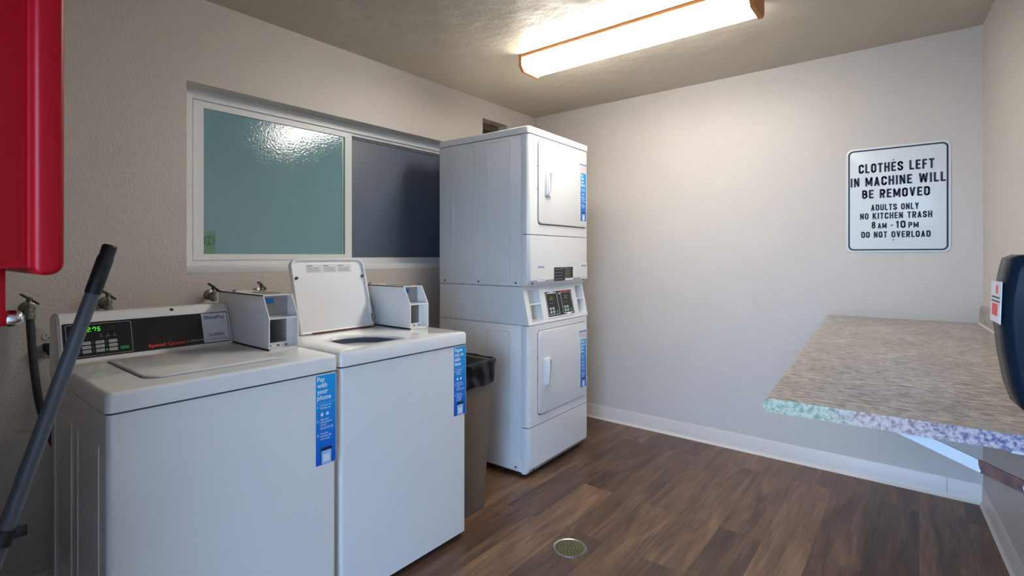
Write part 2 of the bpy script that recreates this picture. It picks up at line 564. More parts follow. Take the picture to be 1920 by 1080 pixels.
b = MB(); b.ring(circle(.137, .155, .025), circle(.137, .155, .018), 0, .0006, frame((0, .1198, 0), (1, 0, 0), (0, 0, 1)))
b.box(.134, .140, .1192, .1198, .135, .175, mtx=None); b.build('sticker_ring', M['glass_sticker_ring'], sash)
b = MB(); fr(b, .90, w - .04, .05, .822, .140, .16, (.02, .02, .012, .03)); ss = b.build('screen_frame', M['screenrail'], wt)
b = MB(); b.box(.915, w - .055, .150, .156, .058, .80); b.build('dark_pane', M['glass_dark'], ss, label='dark screened pane')

# ---------------------------------------------------------------- ceiling light
lt = thing('ceiling_light', 'long wraparound fluorescent ceiling light with wooden end caps', 'ceiling light', (2.425, 1.18, CEIL))
LL = .622
prof = [(-.088, -.018), (-.088, -.055), (-.080, -.078), (-.062, -.088), (.062, -.088), (.080, -.078), (.088, -.055), (.088, -.018)]
XZ = frame((0, 0, 0), (1, 0, 0), (0, 0, 1))        # extruded along -y
b = MB(); b.prism(prof, -LL + .012, LL - .012, XZ); b.build('diffuser', M['lens'], lt, label='glowing white acrylic diffuser')
b = MB(); b.box(-.086, .086, -LL + .012, LL - .012, -.012, 0); b.box(-.0925, -.0885, -LL + .012, LL - .012, -.016, 0); b.box(.0885, .0925, -LL + .012, LL - .012, -.046, 0); b.build('housing', M['wood'], lt)  # deeper far lip, out of view, added to hold glow off the ceiling
for s in (-1, 1):
    b = MB(); b.prism([(-.097, 0), (-.097, -.066), (-.07, -.095), (.07, -.095), (.097, -.066), (.097, 0)], s * LL - .01, s * LL + .01, XZ)
    b.build('end_cap', M['wood'], lt, label='wooden end cap')

# ---------------------------------------------------------------- stickers
def pay_sticker(parent, m, w, h, head, steps, name='pay_sticker'):
    """blue instruction sticker in the frame m (x right, y up, origin bottom left)"""
    b = MB(); b.prism(rrect(0, w, 0, h, .001, 1), 0, .0006, m); base = b.build(name, M['paper'], parent, label='blue and white payment sticker')
    b = MB(); b.prism(rrect(.0015, w - .0015, .0015, h - .0015, .001, 1), .0006, .0009, m); b.build('sticker_print', M['sticker_blue'], base)
    t = MB()
    u = h / .305
    y = h - .022 * u
    for s in head:
        t.text(s, .0222 * u, .006, y, m, fat=.022, z=.0009, sx=.94); y -= .0205 * u
    t.box(.003, w - .003, h - .096 * u, h - .0955 * u, .0009, .0012, mtx=m)
    y = h - .106 * u
    for i, st in enumerate(steps):
        t.ring(circle(.009, y - .002, .0042, 14), circle(.009, y - .002, .0037, 14), .0009, .0012, m)
        t.text(str(i + 1), .006, .0077, y - .0042, m, z=.0009)
        for s in st:
            t.text(s, .0084 * u, .018, y, m, z=.0009, sx=.86); y -= .0092 * u
        if i == 0:
            y -= .009 * u
            # apple: two lobes, bite and leaf
            cx, cy, r = .024, y, .0062 * u
            t.prism([(cx + r * x, cy + r * yy) for x, yy in ((0, .55), (.35, .75), (.7, .6), (.6, .25), (.65, -.15), (.85, -.4), (.5, -.95), (.2, -1.05), (0, -.95), (-.2, -1.05), (-.55, -.85), (-.85, -.2), (-.75, .45), (-.35, .75))], .0009, .0012, m)
            t.prism([(cx + r * x, cy + r * yy) for x, yy in ((0, .85), (.35, 1.05), (.4, 1.45), (.05, 1.25))], .0009, .0012, m)
            # little robot: dome, body, arms, legs
            cx = .044
            t.prism([(cx + r * .6 * math.cos(a * math.pi / 8), cy + r * (.35 + .55 * math.sin(a * math.pi / 8))) for a in range(9)], .0009, .0012, m)
            t.box(cx - r * .6, cx + r * .6, cy - r * .6, cy + r * .27, .0009, .0012, mtx=m)
            for sx_ in (-1, 1):
                t.box(cx + sx_ * r * .7, cx + sx_ * r * .95, cy - r * .4, cy + r * .25, .0009, .0012, mtx=m)
                t.box(cx + sx_ * r * .15, cx + sx_ * r * .4, cy - r * 1.0, cy - r * .6, .0009, .0012, mtx=m)
        if i == 1:
            for k in range(4):
                x0 = .018 + k * .0125
                t.ring(rrect(x0, x0 + .0095, y - .003, y + .004, .001, 1), rrect(x0 + .0006, x0 + .0089, y - .0024, y + .0034, .0006, 1), .0009, .0012, m)
                t.box(x0 + .002, x0 + .0075, y, y + .0012, .0009, .0012, mtx=m)
        y -= .020 * u
    t.build('sticker_lettering', M['white_print'], base)
    p = MB(); p.prism(rrect(.02, w - .017, .003, .058 * u, .003, 2), .0009, .0011, m); p.build('phone_outline', M['dark_print'], base)
    p = MB(); p.box(.022, w - .019, .003, .047 * u, .0011, .0013, mtx=m); p.build('phone_screen', M['pale_blue_print'], base)
    p = MB(); p.prism(rrect(.028, w - .025, .010, .034 * u, .002, 2), .0013, .0015, m); p.build('phone_card', M['paper'], base)
    return base
EN = (['Pay', 'with', 'your', 'phone'], [['Download the', 'ShinePay app'], ['Signup and', 'add a payment', 'method'], ["Scan your", "machine's QR", 'code to pay']])
ES = (['Pague', 'con su', 'tel\u00e9-', 'fono'], [['Descargue la', 'aplicaci\u00f3n', 'ShinePay'], ['Reg\u00edstrese y', 'a\u00f1ada m\u00e9todo', 'de Pago'], ['Escanee el', 'c\u00f3digo QR de', 'su m\u00e1quina', 'para pagar']])

def white_tag(parent, m, w, h, number, base_m='paper'):
    """white square sticker with the blue payment wordmark and a machine number; its code square is left blank"""
    b = MB(); b.box(0, w, 0, h, 0, .0006, mtx=m); base = b.build('machine_tag', M[base_m], parent, label='white square tag with blue print')
    t = MB()
    t.text('ShinePay', h * .17, w * .5, h * .80, m, 'CENTER', fat=.02, z=.0006, width=w * .80)
    if number:
        t.text(number, h * .15, w * .5, h * .20, m, 'CENTER', z=.0006, width=w * .62)
    t.box(w * .2, w * .85, h * .125, h * .133, .0006, .0008, mtx=m)
    t.box(w * .08, w * .92, h * .07, h * .085, .0006, .0008, mtx=m)
    t.build('tag_lettering', M['blue_print'], base)
    return base

# ---------------------------------------------------------------- top-loading washers
WW, WD = .636, .64
def seven_seg(t, digits, x, y, hgt, m, only=None, dot_after=None):
    seg = {'2': 'abged', '0': 'abcdef', '7': 'abcf', '5': 'afgcd', '8': 'abcdefg'}
    w = hgt * .55; th = hgt * .13; sk = .12
    for d in digits:
        R = {'a': (0, hgt, w, hgt), 'd': (0, 0, w, 0), 'g': (0, hgt / 2, w, hgt / 2), 'b': (w, hgt / 2, w, hgt), 'c': (w, 0, w, hgt / 2), 'e': (0, 0, 0, hgt / 2), 'f': (0, hgt / 2, 0, hgt)}
        for k in seg[d]:
            x0, y0, x1, y1 = R[k]
            if y0 == y1:
                pts = [(x0 + th * .6, y0 - th / 2), (x1 - th * .6, y0 - th / 2), (x1 - th * .6, y0 + th / 2), (x0 + th * .6, y0 + th / 2)]
            else:
                pts = [(x0 - th / 2, y0 + th * .6), (x0 + th / 2, y0 + th * .6), (x0 + th / 2, y1 - th * .6), (x0 - th / 2, y1 - th * .6)]
            t.prism([(x + px + py * sk, y + py) for px, py in pts], .001, .0014, m)
        if dot_after == d:
            t.box(x + w * 1.18, x + w * 1.18 + th * 1.2, y - th * .6, y + th * .6, .001, .0014, mtx=m)
            x += w * .35
        x += w * 1.75

def make_washer(label, x, y, opened, lang, number):
    t = thing('washing_machine', label, 'washing machine', (x, y, 0), 0, 'top-loading coin washers')
    # cabinet
    b = MB()
    out = rrect(0, WW, 0, WD, (.016, .016, .004, .004), 5)
    inn = rrect(.012, WW - .012, .012, WD - .012, (.012, .012, .003, .003), 5)
    b.ring(out, inn, .026, .858)
    b.box(.005, WW - .005, .01, WD - .005, .026, .034)
    for y0, y1 in ((.07, .29), (.36, .58)):
        o = rrect(y0, y1, .12, .77, .004, 2); i = rrect(y0 + .005, y1 - .005, .125, .765, .003, 2)
        b.ring(o, i, -.0018, .002, YZ)
        b.ring(o, i, WW - .002, WW + .0018, YZ)
    b.build('cabinet', M['enamel'], t)
    for px, py in ((.05, .05), (WW - .05, .05), (.05, WD - .05), (WW - .05, WD - .05)):
        b = MB(); b.lathe([(.02, 0), (.02, .008), (.009, .010), (.009, .03)], 14, Matrix.Translation((px, py, 0))); b.build('levelling_foot', M['black_plastic'], t)
    b = MB(); b.box(.008, WW - .008, .008, WD - .01, .8575, .8645); b.build('seam_gap', M['gasket'], t)
    # top panel
    N = 48
    def ray(poly, cx, cy, a):
        dx, dy = math.cos(a), math.sin(a); best = None
        for (x0, y0), (x1, y1) in zip(poly, poly[1:] + poly[:1]):
            ex, ey = x1 - x0, y1 - y0
            den = dx * ey - dy * ex
            if abs(den) < 1e-9: continue
            u = ((x0 - cx) * ey - (y0 - cy) * ex) / den
            v = ((x0 - cx) * dy - (y0 - cy) * dx) / den
            if u > 0 and -1e-6 <= v <= 1 + 1e-6 and (best is None or u < best): best = u
        return (cx + dx * best, cy + dy * best)
    outer = rrect(-.004, WW + .004, -.006, WD, (.018, .018, .006, .006), 6)
    if not opened:
        b = MB(); b.prism(outer, .864, .915, bev=.010, seg=4); b.build('top_panel', M['enamel'], t)
    else:
        hole = [(.122, .13), (.118, .20), (.122, .29), (.165, .315), (.23, .318), (.295, .295), (.338, .245), (.358, .17), (.362, .092), (.345, .082), (.26, .088), (.18, .098), (.14, .108)]
        cx, cy = .24, .2
        A = sorted([math.atan2(p[1] - cy, p[0] - cx) for p in outer] + [2 * math.pi * k / 64 - math.pi for k in range(64)])
        O = [ray(outer, cx, cy, a) for a in A]; I = [ray(hole, cx, cy, a) for a in A]
        def sm(L):
            n = len(L)
            return [tuple(.25 * L[i - 1][k] + .5 * L[i][k] + .25 * L[(i + 1) % n][k] for k in (0, 1)) for i in range(n)]
        I = sm(sm(I))
        def inset(L, d, c=(WW / 2, WD / 2)):
            return [(px - d * max(-1, min(1, (px - c[0]) / (WW / 2 - .02))), py - d * max(-1, min(1, (py - c[1]) / (WD / 2 - .02)))) for px, py in L]
        bmm = bmesh.new()
        def grow(L, d):
            return [(px + d * (px - cx) / math.hypot(px - cx, py - cy), py + d * (py - cy) / math.hypot(px - cx, py - cy)) for px, py in L]
        rings = [([*O], .864), ([*O], .905), (inset(O, .003), .912), (inset(O, .009), .915), (grow(I, .014), .915), (grow(I, .006), .913), (I, .907), (I, .902)]
        rows = [[bmm.verts.new((px, py, z)) for px, py in L] for L, z in rings]
        n = len(A)
        for r0, r1 in zip(rows, rows[1:]):
            for i in range(n):
                bmm.faces.new((r0[i], r0[(i + 1) % n], r1[(i + 1) % n], r1[i]))
        bmesh.ops.recalc_face_normals(bmm, faces=bmm.faces[:])
        b = MB(); b._take(bmm); b.build('top_panel', M['enamel'], t)
        def loftrows(L):
            q = bmesh.new(); rows = [[q.verts.new((px, py, z)) for px, py in P_] for P_, z in L]
            for r0, r1 in zip(rows, rows[1:]):
                for i in range(len(r0)):
                    q.faces.new((r0[i], r0[(i + 1) % len(r0)], r1[(i + 1) % len(r0)], r1[i]))
            bmesh.ops.recalc_face_normals(q, faces=q.faces[:])
            m_ = MB(); m_._take(q); return m_
        tub = loftrows([(grow(I, .02), .9035), (grow(I, .003), .9015), (grow(I, .004), .884), (grow(I, -.004), .882)]).build('tub_ring', M['tub'], t)
        loftrows([(grow(I, .004), .8835), (grow(I, -.016), .879), (grow(I, -.026), .876)]).build('tub_collar', M['tub_light'], tub)
        loftrows([(grow(I, -.024), .8765), (grow(I, -.028), .868), (grow(I, -.028), .845), (grow(I, .01), .84)]).build('tub_wall', M['tub'], tub)
        tc_ = Matrix.Translation((.285, .285, 0))
        b = MB(); b.lathe([(.25, .838), (.212, .832), (.204, .81), (.2, .79), (.205, .42), (0, .42)], 48, tc_, cap=False); b.build('basket', M['basket'], tub)
        b = MB(); b.lathe([(.10, .42), (.06, .47), (.042, .56), (.036, .72), (.028, .76), (.0, .77)], 24, tc_, cap=False); b.build('agitator', M['plastic_white'], tub)
    # lid
    LX0, LX1, LY0, LY1 = .108, .488, .085, .455
    if not opened:
        b = MB(); b.prism(rrect(LX0 - .003, LX1 + .003, LY0 - .003, LY1 + .003, (.05, .05, .004, .004), 6), .9148, .9154); b.build('lid_gap', M['gasket'], t)
        b = MB(); b.prism(rrect(LX0, LX1, LY0, LY1, (.048, .048, .004, .004), 6), .9152, .9215, bev=.004, seg=3)
        b.box(LX1 - .05, LX1 + .004, LY0 - .004, LY0 + .014, .9155, .9205, .002)
        b.build('lid', M['enamel'], t)
    else:
        lm = frame((LX0, .462, .917), (1, 0, 0), (0, .098, .325))
        w, h = .374, .34
        o = rrect(0, w, 0, h, (.006, .006, .036, .036), 6)
        i1 = rrect(.008, w - .008, .008, h - .008, (.004, .004, .03, .03), 6)
        i2 = rrect(.014, w - .014, .012, h - .016, (.004, .004, .026, .026), 6)
        b = MB()
        bmm = bmesh.new()
        rows = [[bmm.verts.new((px, py, z)) for px, py in L] for L, z in ((o, -.018), (o, .004), (rrect(.003, w - .003, .003, h - .003, (.005, .005, .034, .034), 6), .006), (i1, .005), (i2, -.006))]
        n = len(o)
        for r0, r1 in zip(rows, rows[1:]):
            for k in range(n):
                bmm.faces.new((r0[k], r0[(k + 1) % n], r1[(k + 1) % n], r1[k]))
        bmm.faces.new(rows[-1]); bmm.faces.new(rows[0][::-1])
        bmesh.ops.recalc_face_normals(bmm, faces=bmm.faces[:])
        b._take(bmm, lm); lid = b.build('lid', M['enamel_dull'], t, label='open lid standing upright, underside showing')
        b = MB(); b.box(.075, .305, h - .065, h - .026, -.006, -.0052, mtx=lm); b.build('lid_label', M['foil'], lid)
        b = MB()
        for cxx in (.08, .16, .235):
            b.box(cxx, cxx + .028, h - .0345, h - .0305, -.0052, -.0049, mtx=lm)
            for r_ in range(5):
                b.box(cxx, cxx + .064 - (r_ % 3) * .005, h - .0415 - r_ * .0045, h - .0400 - r_ * .0045, -.0052, -.0049, mtx=lm)
        b.build('label_lettering', M['print_grey'], lid)
        for px in (.022, w - .016):
            b = MB(); b.lathe([(.0065, -.006), (.0065, .002), (.004, .004), (0, .004)], 14, lm @ Matrix.Translation((px, .252, 0)), cap=False); b.build('lid_bumper', M['dark_metal'], lid)
        b = MB(); b.box(.05, w - .012, -.0025, .0040, -.012, .0068, mtx=lm)
        b.box(w - .009, w + .0035, -.003, .014, -.014, .0066, .003, mtx=lm); b.box(w - .009, w - .005, .02, .062, .003, .0066, mtx=lm)
        b.build('rusty_hinge_edge', M['rust'], lid, label='rusty lower edge of the lid')
    # control console
    CX0, CX1 = .003, .518
    prof = [(.528, .914), (.570, 1.040), (.576, 1.052), (.588, 1.061), (.602, 1.066), (.66, 1.066), (.69, 1.05), (.69, .90), (.60, .90), (.528, .90)]
    b = MB(); b.prism(prof, CX0 + .006, CX1 - .006, YZ)
    b.prism([(p[0] + (.006 if p[0] < .64 else -.006), p[1] - (.005 if p[1] > .95 else 0)) for p in prof], CX0, CX1, YZ)
    con = b.build('console', M['enamel'], t)
    cm = frame((CX0, .528, .914), (1, 0, 0), (0, .042, .126))
    b = MB(); b.prism(rrect(.010, .506, .011, .129, .004, 3), -.001, .001, cm); b.build('console_film', M['black_panel'], con, label='black control film')
    b = MB(); o = rrect(.018, .192, .016, .123, .004, 3); i = rrect(.0192, .1908, .0172, .1218, .0034, 3); b.ring(o, i, .001, .0013, cm)
    b.text('Commercial', .0135, .357, .0245, cm, z=.001, width=.062, fat=.008)
    for k, px in enumerate((.108, .126, .144)):
        b.prism(circle(px, .084, .0014, 8), .001, .0013, cm)
        b.text(('ADD', 'RINSE', 'SPIN')[k], .004, px, .0765, cm, 'CENTER', z=.001)
    b.build('panel_lines', M['grey_line'], con)
    b = MB(); b.text('Speed Queen', .0148, .236, .022, cm, z=.001, fat=.028, width=.117); b.build('panel_wordmark', M['red_print'], con)
    bt = MB(); ld = MB()
    for r_ in range(3):
        for c in range(3):
            px, py = .068 + c * .035, .0595 - r_ * .0138
            b = MB(); b.prism(rrect(px - .0115, px + .0115, py - .0048, py + .0048, .0022, 2), .001, .0018, cm); b.build('cycle_button', M['button'], con)
            bt.text(('HOT', 'NORMAL', 'WARM', 'COLD', 'PERM', 'DELICATE', 'LIGHT', 'MEDIUM', 'HEAVY')[r_ * 3 + c], .0042, px + .0022, py - .0015, cm, 'CENTER', z=.0018, fat=.01, width=.0125)
            bt.ring(circle(px - .0078, py, .0024, 10), circle(px - .0078, py, .0016, 10), .0018, .002, cm)
            ld = MB(); ld.prism(circle(px - .0175, py, .0011, 8), .001, .0014, cm); ld.build('indicator_dot', M['grey_line'], con)
    bt.build('button_lettering', M['dark_print'], con)
    b = MB(); b.prism(rrect(.157, .180, .028, .0385, .001, 2), .001, .0022, cm); b.build('start_button', M['green_button'], con)
    b = MB(); seven_seg(b, '275', .072, .098, .0125, cm, dot_after='2'); b.build('price_display', M['green_led'], con)
    b = MB(); b.prism(circle(.1205, .032, .0016, 8), .001, .0014, cm); b.build('indicator_light', M['green_led'], con)
    b = MB(); seven_seg(b, '888', .112, .099, .0125, cm); b.build('unlit_digits', M['ghost'], con)
    b = MB(); b.lathe([(.0065, 0), (.0065, .0012), (0, .0012)], 14, frame((.324, .5815, 1.0572), (1, 0, 0), (0, .7, .7)), cap=False); b.build('console_screw', M['black_plastic'], con)
    if number:
        white_tag(t, cm @ Matrix.Translation((.413, .014, .001)), .091, .112, number)
    # coin box
    X0, X1, Y0, Z0, Z1 = .520, .632, .244, .9155, 1.112
    side = [(Y0, Z0), (Y0, 1.03), (Y0 + .046, Z1), (.668, Z1), (.668, Z0)]
    b = MB()
    b.prism(side, X0, X0 + .004, YZ); b.prism(side, X1 - .004, X1, YZ)
    b.box(X0, X1, Y0 + .046, .668, Z1 - .004, Z1)
    b.box(X0, X1, .664, .668, Z0, Z1)
    b.box(X0, X1, Y0, .668, Z0, Z0 + .005)
    b.box(X0 + .004, X1 - .004, Y0 + .004, Y0 + .08, 1.026, 1.031)              # shelf
    o = rrect(X0 + .003, X1 - .003, Z0 + .004, 1.028, .001, 1); i = rrect(X0 + .010, X1 - .030, Z0 + .022, 1.022, .001, 1)
    b.ring(o, i, -(Y0 + .036), -(Y0 + .032), FRONT)
    box = b.build('coin_box', M['enamel'], t, label='white coin meter box')
    b = MB(); b.box(X0 + .004, X1 - .004, Y0 + .076, Y0 + .08, 1.028, Z1 - .003); b.build('slide_plate', M['steel'], box)
    b = MB(); b.box(X0 + .004, X1 - .028, Y0 + .20, Y0 + .21, Z0 + .005, 1.026); b.box(X0 + .02, X0 + .032, Y0 + .17, Y0 + .2, Z0 + .005, Z0 + .03); b.build('vault_cavity', M['inner_metal'], box)
    b = MB(); b.box(X0 + .010, X0 + .054, Y0 + .072, Y0 + .076, 1.078, 1.097, .001); b.build('slot_tape', M['tape'], box, label='blue tape over the coin slot')
    b = MB(); b.lathe([(.007, 0), (.007, .012), (.004, .014), (0, .014)], 12, frame((X0 + .019, Y0 + .076, 1.066), (1, 0, 0), (0, 0, 1)), cap=False)
    b.box(X0 + .015, X0 + .023, Y0 + .07, Y0 + .076, 1.036, 1.062, .001); b.build('coin_latch', M['rust'], box)
    for px in (.02, .05, .08):
        b = MB(); b.prism(circle(X0 + px, Z0 + .011, .0055, 10, .5), -(Y0 + .0318), -(Y0 + .031), FRONT); b.build('coin_vent', M['gasket'], box)
    b = MB(); b.prism(rrect(X0 + .045, X1 - .010, Y0 + .09, Y0 + .25, .02, 5), Z1, Z1 + .0012); b.build('top_plate', M['plate_grey'], box)
    b = MB(); b.lathe([(.009, 0), (.009, .006), (.005, .008), (0, .008)], 12, Matrix.Translation((X0 + .03, Y0 + .345, Z1)), cap=False); b.build('top_lock', M['steel'], box)
    # sticker on the front, right upper corner
    pay_sticker(t, frame((.557, -.0004, .551), (1, 0, 0), (0, 0, 1)), .077, .304, *lang)
    return t

make_washer('white top-loading washer with closed lid, blue English sticker, nearest the red cabinet', .357, 1.570, False, EN, '204885')
make_washer('white top-loading washer with its lid standing open, beside the brown trash can', 1.019, 1.588, True, ES, None)

# ---------------------------------------------------------------- stacked dryers
DW, DD = .688, .70
dr = thing('stacked_dryer', 'tall white double-stacked coin dryer in the far corner', 'dryer', (2.282, 1.706, 0), math.radians(1.6))
R_ = .024
def face_panel(name, z0, z1, chamfer=0, m='enamel'):
    b = MB()
    o = rrect(0, DW, 0, .05, (R_, R_, .001, .001), 6)
    if not chamfer:
        b.prism(o, z0, z1)
    else:
        c = chamfer
        o2 = [(px, py + .022 * max(0, 1 - py / .05)) for px, py in o]
        bmm = bmesh.new()
        rows = [[bmm.verts.new((px, py, z)) for px, py in L] for L, z in ((o, z1), (o, z0 + c), (o2, z0))]
        n = len(o)
        for r0, r1 in zip(rows, rows[1:]):
            for k in range(n):
                bmm.faces.new((r0[k], r0[(k + 1) % n], r1[(k + 1) % n], r1[k]))
        bmm.faces.new(rows[0]); bmm.faces.new(rows[-1][::-1])
        bmesh.ops.recalc_face_normals(bmm, faces=bmm.faces[:])
        b._take(bmm)
    return b.build(name, M[m], dr)
# carcass: dark core shows in the seams only
b = MB(); b.box(.012, DW - .012, .03, DD - .01, .03, .855); b.box(.012, DW - .012, .09, DD - .01, .855, 1.085); b.box(.012, DW - .012, .03, DD - .01, 1.085, 1.94); b.build('seam_core', M['gasket'], dr)
b = MB(); b.prism(rrect(-.002, DW + .002, -.004, DD, (R_, R_, .004, .004), 6), 1.947, 1.987, bev=.007, seg=3); b.build('top_cover', M['enamel'], dr)
def side_body(name, z0, z1, ribs):
    b = MB()
    b.box(0, DW, .0515, DD, z0, z1, .002)
    for y0, y1, a, c, foot in ribs:
        o = rrect(y0, y1, a, c, .006, 2); i = rrect(y0 + .005, y1 - .005, a + .005, c - .005, .004, 2)
        b.ring(o, i, -.0032, .002, YZ); b.ring(o, i, DW - .002, DW + .0032, YZ)
    return b.build(name, M['enamel'], dr)
side_body('upper_cabinet', 1.081, 1.943, [(.13, .31, 1.13, 1.925, 0), (.40, .58, 1.13, 1.925, 0)])
side_body('lower_cabinet', .028, .859, [(.13, .31, .10, .82, 0), (.40, .58, .10, .82, 0), (.06, .68, .032, .085, 0)])
b = MB(); b.ring(rrect(.062, .68, 1.084, 1.118, .008, 3), rrect(.0635, .6785, 1.0855, 1.1165, .007, 3), -.0014, .001, YZ)
b.build('skirt_outline', M['enamel'], dr)
for py, pz in ((.09, 1.1), (.37, 1.1), (.65, 1.1), (.09, .05)):
    b = MB(); b.lathe([(.006, 0), (.006, .002), (0, .002)], 10, frame((0, py, pz), (0, 0, 1), (0, 1, 0)), cap=False); b.build('skirt_screw', M['dark_metal'], dr)
face_panel('upper_front_panel', 1.377, 1.943)
face_panel('upper_access_panel', 1.081, 1.373, .034)
face_panel('lower_front_panel', .287, .858)
face_panel('kick_panel', .022, .282, .03)
for px, pz in ((.05, 1.098), (DW - .05, 1.098), (.06, .036), (DW - .06, .036)):
    b = MB(); b.lathe([(.006, 0), (.006, .004), (0, .004)], 10, frame((px, .011, pz), (1, 0, 0), (0, .5, 1)), cap=False); b.build('panel_screw', M['dark_metal'], dr)
for px, py in ((.06, .06), (DW - .06, .06), (.06, DD - .06), (DW - .06, DD - .06)):
    b = MB(); b.lathe([(.02, 0), (.02, .008), (.009, .010), (.009, .03)], 14, Matrix.Translation((px, py, 0))); b.build('levelling_foot', M['dark_metal'], dr)

def dryer_door(z0, z1, hz0, hz1, name):
    x0, x1 = .092, .656
    b = MB(); b.prism(rrect(x0 - .0035, x1 + .003, z0 - .005, z1 + .003, .026, 5), 0, .0008, FRONT); b.build('door_seal', M['gasket'], dr)
    b = MB(); b.prism(rrect(x0, x1, z0, z1, .024, 5), .0005, .009, FRONT, bev=.003, seg=3); d = b.build(name, M['enamel'], dr)
    b = MB()
    hx0, hx1 = .150, .207
    o = rrect(hx0, hx1, hz0, hz1, .006, 3); i = rrect(hx0 + .021, hx1 - .007, hz0 + .011, hz1 - .011, .004, 3)
    b.ring(o, i, .008, .024, FRONT)
    b.prism(rrect(hx0 + .008, hx0 + .028, hz0 + .009, hz1 - .009, .004, 3), .02, .032, FRONT, bev=.004)
    b.build('door_handle', M['plastic_white'], d)
    for z in (z1 - .085, z0 + .085):
        b = MB(); b.box(x1 + .001, x1 + .013, -.011, .001, z - .03, z + .03, .002); b.build('door_hinge', M['steel'], d)
    for z in (z0 + .2, z0 + .33):
        b = MB(); b.prism(circle(x0 - .006, z, .003, 8), 0, .001, FRONT); b.build('latch_hole', M['gasket'], dr)
dryer_door(1.441, 1.916, 1.607, 1.752, 'upper_door')
dryer_door(.341, .820, .500, .655, 'lower_door')
fm = lambda x, z, e=.009: frame((x, -e, z), (1, 0, 0), (0, 0, 1))
pay_sticker(dr, fm(.568, 1.479, .0092), .076, .315, *EN)
pay_sticker(dr, fm(.568, .397, .0092), .076, .315, *ES)
for z in (1.80, .716):
    b = MB(); b.box(.545, .650, 0, .056, 0, .0005, mtx=fm(0, z, .0092)); nt_ = b.build('notice_sticker', M['paper'], dr)
    b = MB(); b.box(.560, .576, .042, .052, .0005, .0009, mtx=fm(0, z, .0092)); b.box(.626, .645, .042, .052, .0005, .0009, mtx=fm(0, z, .0092)); b.box(.579, .623, .044, .050, .0005, .0008, mtx=fm(0, z, .0092)); b.build('notice_band', M['blue_print'], nt_)
    b = MB()
    for k in range(3):
        b.box(.55 + .01 * k, .642, .030 - .011 * k, .033 - .011 * k, .0005, .0008, mtx=fm(0, z, .0092))
    b.build('notice_lines', M['orange_print'], nt_)
# tags and rating plate on the access panel
for px in (.085, .590):
    t_ = MB()
    m = fm(px, 1.105, .0002)
    white_tag(dr, m, .084, .100, None, 'enamel')
b = MB(); b.box(.265, .487, 0, .082, 0, .0008, mtx=fm(0, 1.103, .0002)); rpz = b.build('rating_plate', M['black_panel'], dr)
b = MB()
for k in range(7):
    for x0 in (.272, .388):
        if k % 2 == 0 or x0 > .3:
            b.box(x0, x0 + .095 - .014 * ((k * 3 + int(x0 * 100)) % 3), .068 - k * .0098, .072 - k * .0098, .0008, .0011, mtx=fm(0, 1.103, .0002))
b.box(.34, .42, .0755, .0795, .0008, .0011, mtx=fm(0, 1.103, .0002))
b.build('plate_lines', M['print_grey'], rpz)
b = MB(); b.box(.392, .486, .0005, .013, .0008, .0012, mtx=fm(0, 1.103, .0002)); b.build('plate_strip', M['paper'], rpz)

# console with coin bays
ZB, ZT, SET = .8615, 1.078, .046
full = [(0, ZB), (SET, ZT), (DD, ZT), (DD, ZB)]
def off(d): return [(d, ZB), (SET + d, ZT), (DD, ZT), (DD, ZB)]
BAY = ((.045, .160), (.578, .664))
b = MB()
for x0, x1 in ((.0, BAY[0][0]), (BAY[0][1], BAY[1][0]), (BAY[1][1], DW)):
    b.prism(full, x0 + (.003 if x0 == 0 else 0), x1 - (.003 if x1 == DW else 0), YZ)
for x0, x1 in BAY:
    b.prism([(.085, ZB), (.085, ZT), (.3, ZT), (.3, ZB)], x0, x1, YZ)
    b.prism([(0, ZB), (.0035, ZB + .017), (.12, ZB + .017), (.12, ZB)], x0, x1, YZ)
    b.prism([(SET - .004, ZT - .019), (SET, ZT), (.12, ZT), (.12, ZT - .019)], x0, x1, YZ)
    b.prism([(.0245, .972), (.026, .979), (.1, .979), (.1, .972)], x0, x1, YZ)
dc = b.build('control_console', M['enamel'], dr)
for x0, x1 in BAY:
    wv = x1 - x0
    b = MB(); b.box(x0 + .002, x0 + wv * .55, .080, .0855, .98, ZT - .02); b.build('slide_plate', M['steel'], dc)
    b = MB(); b.box(x0 + .006, x0 + wv * .42, .078, .080, 1.022, 1.055, .0008); b.build('slot_tape', M['tape'], dc, label='blue tape over the coin slot')
    b = MB(); b.box(x0 + .002, x0 + wv * .55, .080, .0855, ZB + .018, .971); b.build('lock_plate', M['inner_metal'], dc)
    for z in (.948, .906):
        b = MB(); b.lathe([(.0105, 0), (.0105, .008), (.008, .011), (0, .011)], 14, frame((x0 + wv * .3, .080, z), (1, 0, 0), (0, 0, 1)), cap=False); b.build('coin_lock', M['dark_metal'], dc)
sm_ = frame((0, 0, ZB), (1, 0, 0), (0, SET, ZT - ZB))
b = MB(); b.ring(rrect(.205, .528, .022, .186, .004, 2), rrect(.212, .521, .029, .179, .003, 2), -.001, .003, sm_); b.build('panel_bezel', M['plastic_white'], dc)
b = MB(); b.box(.211, .522, .028, .180, -.001, .0012, mtx=sm_); b.build('panel_film', M['black_panel'], dc, label='black control panel')
gl = MB(); wd = MB()
